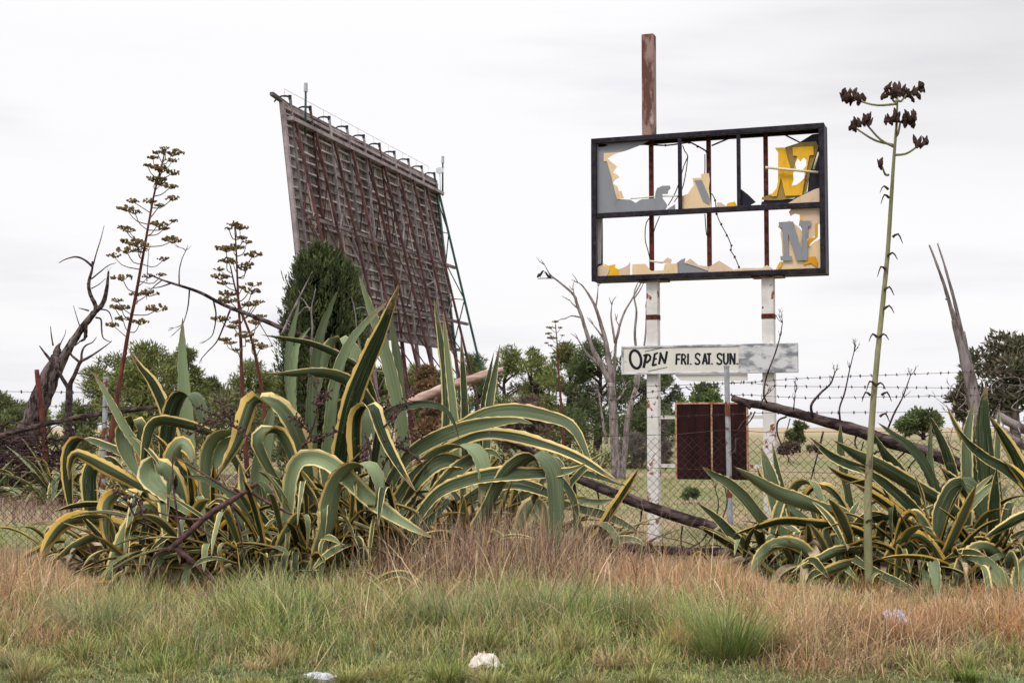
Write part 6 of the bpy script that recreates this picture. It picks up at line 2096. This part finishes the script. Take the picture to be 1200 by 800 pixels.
H_('M', 17, [(1164, 690), (1164, 655), (1165, 615), (1166, 580), (1168, 548)], 14.3, 14.2, roll=-12, wax=0.1, hue=0.5)
H_('M', 15, [(1162, 670), (1155, 620), (1142, 592), (1124, 568), (1100, 545)], 14.8, 14.8, roll=18, wax=0.15, hue=0.4)
H_('M', 10, [(1150, 660), (1136, 610), (1120, 580), (1108, 556), (1100, 540)], 15.1, 15.2, roll=20, wax=0.2, hue=0.4)
H_('M', 20, [(1185, 680), (1166, 650), (1150, 643), (1135, 653), (1124, 668), (1116, 686)], 14.0, 13.7, roll=22, wax=0.6, hue=0.4)
H_('M', 20, [(1140, 650), (1148, 655), (1163, 668), (1178, 684), (1192, 700)], 13.8, 13.5, roll=12, wax=0.65, hue=0.6)
H_('N', 18, [(1160, 672), (1172, 660), (1188, 654), (1205, 652), (1220, 660)], 14.0, 13.9, roll=22, wax=0.55, hue=0.5)
H_('N', 24, [(1225, 650), (1205, 660), (1195, 676), (1189, 700)], 13.6, 13.4, roll=10, wax=0.7, hue=0.5)
H_('N', 12, [(1245, 585), (1215, 598), (1190, 610), (1168, 622), (1152, 630)], 13.8, 13.5, roll=30, wax=0.02, hue=0.8)
H_('M', 14, [(1175, 640), (1150, 630), (1125, 628), (1105, 631), (1088, 634)], 14.5, 14.4, roll=35, wax=0.2, hue=0.1)
H_('N', 15, [(1230, 640), (1212, 590), (1200, 565), (1186, 548), (1176, 540)], 14.7, 14.8, roll=20, wax=0.1, hue=0.1)
H_('L', 11, [(1000, 655), (1020, 667), (1045, 680), (1065, 690), (1085, 698)], 13.9, 13.5, roll=25, wax=0.2, hue=0.3)
H_('L', 11, [(1025, 648), (1050, 660), (1075, 670), (1095, 684), (1104, 694)], 14.1, 13.7, roll=25, wax=0.4, hue=0.3)
H_('K', 13, [(1055, 660), (1018, 658), (985, 664), (955, 676), (930, 688)], 14.3, 13.9, roll=30, wax=0.6, hue=0.1)
H_('K', 13, [(1020, 690), (1005, 650), (985, 645), (960, 656), (925, 672)], 14.3, 14.0, roll=25, wax=0.7, hue=0.5)
H_('K', 16, [(1010, 680), (998, 640), (985, 632), (968, 634), (950, 630)], 14.8, 14.6, roll=20, wax=0.45, hue=0.3)
H_('K', 15, [(985, 670), (973, 640), (968, 622), (976, 616)], 14.6, 14.4, phi=50, wax=0.55, hue=0.4)
H_('K', 17, [(1030, 660), (1032, 630), (1035, 615), (1042, 612), (1048, 625)], 14.5, 14.4, phi=55, wax=0.45, hue=0.2)
H_('K', 16, [(1060, 640), (1040, 612), (1022, 606), (1005, 614), (995, 626)], 14.9, 14.7, roll=28, wax=0.25, hue=0.6)

# ---- filling leaves and the dead skirt of every plant
LABEL_A = {
    'E': 'sprawling variegated agave at the left end of the big clump beside the mown lawn',
    'A': 'variegated agave behind the forked dead branch, one broad folded leaf facing the road',
    'B': 'variegated agave with big hooped leaves in the front middle of the big clump',
    'C': 'variegated agave with the tallest dark upright leaf, amid the big clump',
    'G': 'variegated agave at the back of the big clump, upright leaves before the cypress',
    'H': 'variegated agave with narrow upright leaves in front of the screen foot',
    'D': 'variegated agave with long leaves arching sideways to the right, right half of the big clump',
    'F': 'low variegated agave at the right end of the big clump beside the left sign post',
    'J': 'variegated agave below the rusted panel with long leaves pointing left at the fence post',
    'K': 'variegated agave around the foot of the green flower stalk',
    'L': 'variegated agave with one broad folded hanging leaf right of the green flower stalk',
    'M': 'variegated agave with the broadest upright leaf below the splintered stalk',
    'N': 'variegated agave cut by the right edge of the picture',
    'O': 'variegated agave at the back of the right clump in front of the fallen trunk end',
}
XS5 = np.array([-1.0, -0.62, 0.0, 0.62, 1.0])
for key, (u, d, L, g) in PLANTS.items():
    r = L.r
    big = key in 'ABCGD'
    nfill = {'A': 108, 'B': 104, 'C': 108, 'D': 108, 'E': 60, 'F': 80, 'G': 76, 'H': 50}.get(key, 90)
    for i in range(nfill):
        az = r.uniform(0, 2 * math.pi) if r.uniform() < 0.45 else -math.pi / 2 + r.normal(0, 0.9)
        young = i / nfill
        el = math.radians(r.uniform(5, 74))
        Ln = r.uniform(0.55, 1.4) * (1.08 if big else (0.82 if key in 'EFJKO' else 0.95))
        hf = r.uniform(0.026, 0.060)
        fold = r.uniform() < 0.62
        if key in 'FJKEO':
            el = min(el, math.radians(46))
        L.grow((g.x + r.normal(0, 0.3), g.y + r.normal(0, 0.2), r.uniform(0.02, 0.45 if big else 0.25)), az, el, Ln, hf, r.uniform(0.2, 1.3), r.uniform(0.25, 0.75) if fold else None, r.uniform(0.8, 2.6), r.uniform(0.0, 0.9), r.uniform(0.0, 0.85) ** 1.4, twist=r.normal(0, 0.9))
    if key in 'ABCDGMLKO':
        for i in range(16):
            az = r.uniform(0.1, math.pi - 0.1)
            L.grow((g.x + r.normal(0, 0.35), g.y + abs(r.normal(0.3, 0.25)), r.uniform(0.02, 0.3)), az, math.radians(r.uniform(45, 82)), r.uniform(0.8, 1.35) * (1.0 if big else 0.75), r.uniform(0.04, 0.065), r.uniform(0.2, 1.2), r.uniform(0.5, 0.75) if r.uniform() < 0.4 else None, r.uniform(0.8, 2.2), r.uniform(0.1, 0.9), r.uniform(0.0, 0.4), twist=r.normal(0, 0.7))
    pl = thing('agave_plant', LABEL_A[key], 'agave', g, 'variegated agaves along the fence')
    o = link_mesh('leaves', L.mesh('leaves', g), M['agave'], pl)
    # dead grey leaves round the base
    D_ = Leaves(ord(key) + 500)
    for i in range(46):
        az = D_.r.uniform(0, 2 * math.pi) if i % 2 else -math.pi / 2 + D_.r.normal(0, 0.9)
        D_.grow((g.x + D_.r.normal(0, 0.22), g.y + D_.r.normal(0, 0.2), D_.r.uniform(0.0, 0.25)), az, D_.r.uniform(-0.1, 0.9), D_.r.uniform(0.5, 1.0), D_.r.uniform(0.025, 0.06), D_.r.uniform(1.0, 2.6), teeth=False, xs=XS5, n=16, twist=D_.r.normal(0, 1.2))
    link_mesh('dead_leaves', D_.mesh('dead_leaves', g), M['dead_leaf'], pl)

# ---- smaller agaves farther off
def small_agave(seed, n, L0, e_lo=0.15):
    L = Leaves(seed)
    for i in range(n):
        az = L.r.uniform(0, 2 * math.pi)
        L.grow((0, 0, 0.03), az, L.r.uniform(e_lo, 1.35), L0 * L.r.uniform(0.7, 1.1), L.r.uniform(0.04, 0.065), L.r.uniform(0.2, 1.3), L.r.uniform(0.4, 0.7) if L.r.uniform() < 0.4 else None, L.r.uniform(0.6, 1.8), L.r.uniform(0.4, 1.0), L.r.uniform(0.3, 1.0), n=14, teeth=False, xs=XS5, twist=L.r.normal(0, 0.4))
    return L.mesh('leaves', (0, 0, 0))


SM = [small_agave(901 + i, 26, 1.25) for i in range(4)]
for me in SM:
    me.materials.append(M['agave'])


def place_small(u, d, s, label, group, k):
    g = G(u, d)
    o = thing('agave_plant', label, 'agave', g, group)
    c = bpy.data.objects.new('leaves', SM[k % 4])
    COL.objects.link(c)
    c.parent = o
    o.rotation_euler = (0, 0, (k * 1.7) % 6.28)
    o.scale = (s, s, s)
    return o


rk = random.Random(8)
k = 0
for row, (d, n, ua, ub) in enumerate(((56, 17, 572, 765), (59, 16, 566, 770), (62, 13, 580, 790))):
    for i in range(n):
        u = ua + (ub - ua) * (i + rk.uniform(0.1, 0.9)) / n
        place_small(u, d + rk.uniform(-1, 1), rk.uniform(0.65, 0.95), 'small variegated agave in the dense row across the field by the bare tree', 'agaves in the row by the bare tree', k)
        k += 1
for i, (u, d, s, lab) in enumerate(((10, 33, 1.15, 'variegated agave behind the fence at the far left edge'), (35, 34, 1.0, 'variegated agave behind the brush heap beside the far left one'), (-14, 31, 1.0, 'variegated agave cut by the left edge of the picture'),
                                    (70, 30, 1.2, 'variegated agave between the broken stalk and the left fence post'), (98, 30.5, 1.0, 'variegated agave behind the fallen pole just left of the left fence post'), (118, 29, 1.1, 'variegated agave directly behind the left fence post'),
                                    (150, 28, 1.0, 'variegated agave behind the foot of the tall dry flower stalk'), (178, 29, 0.95, 'variegated agave right of the foot of the tall dry flower stalk'), (250, 29, 0.9, 'variegated agave under the hanging twigs of the leaning grey stalk'), (55, 29.5, 0.7, 'small variegated agave at the foot of the broken red stalk'),
                                    (604, 26, 0.7, 'small variegated agave behind the right arching leaves of the big clump'))):
    place_small(u, d, s, lab, 'agaves behind the fence', i + 2)
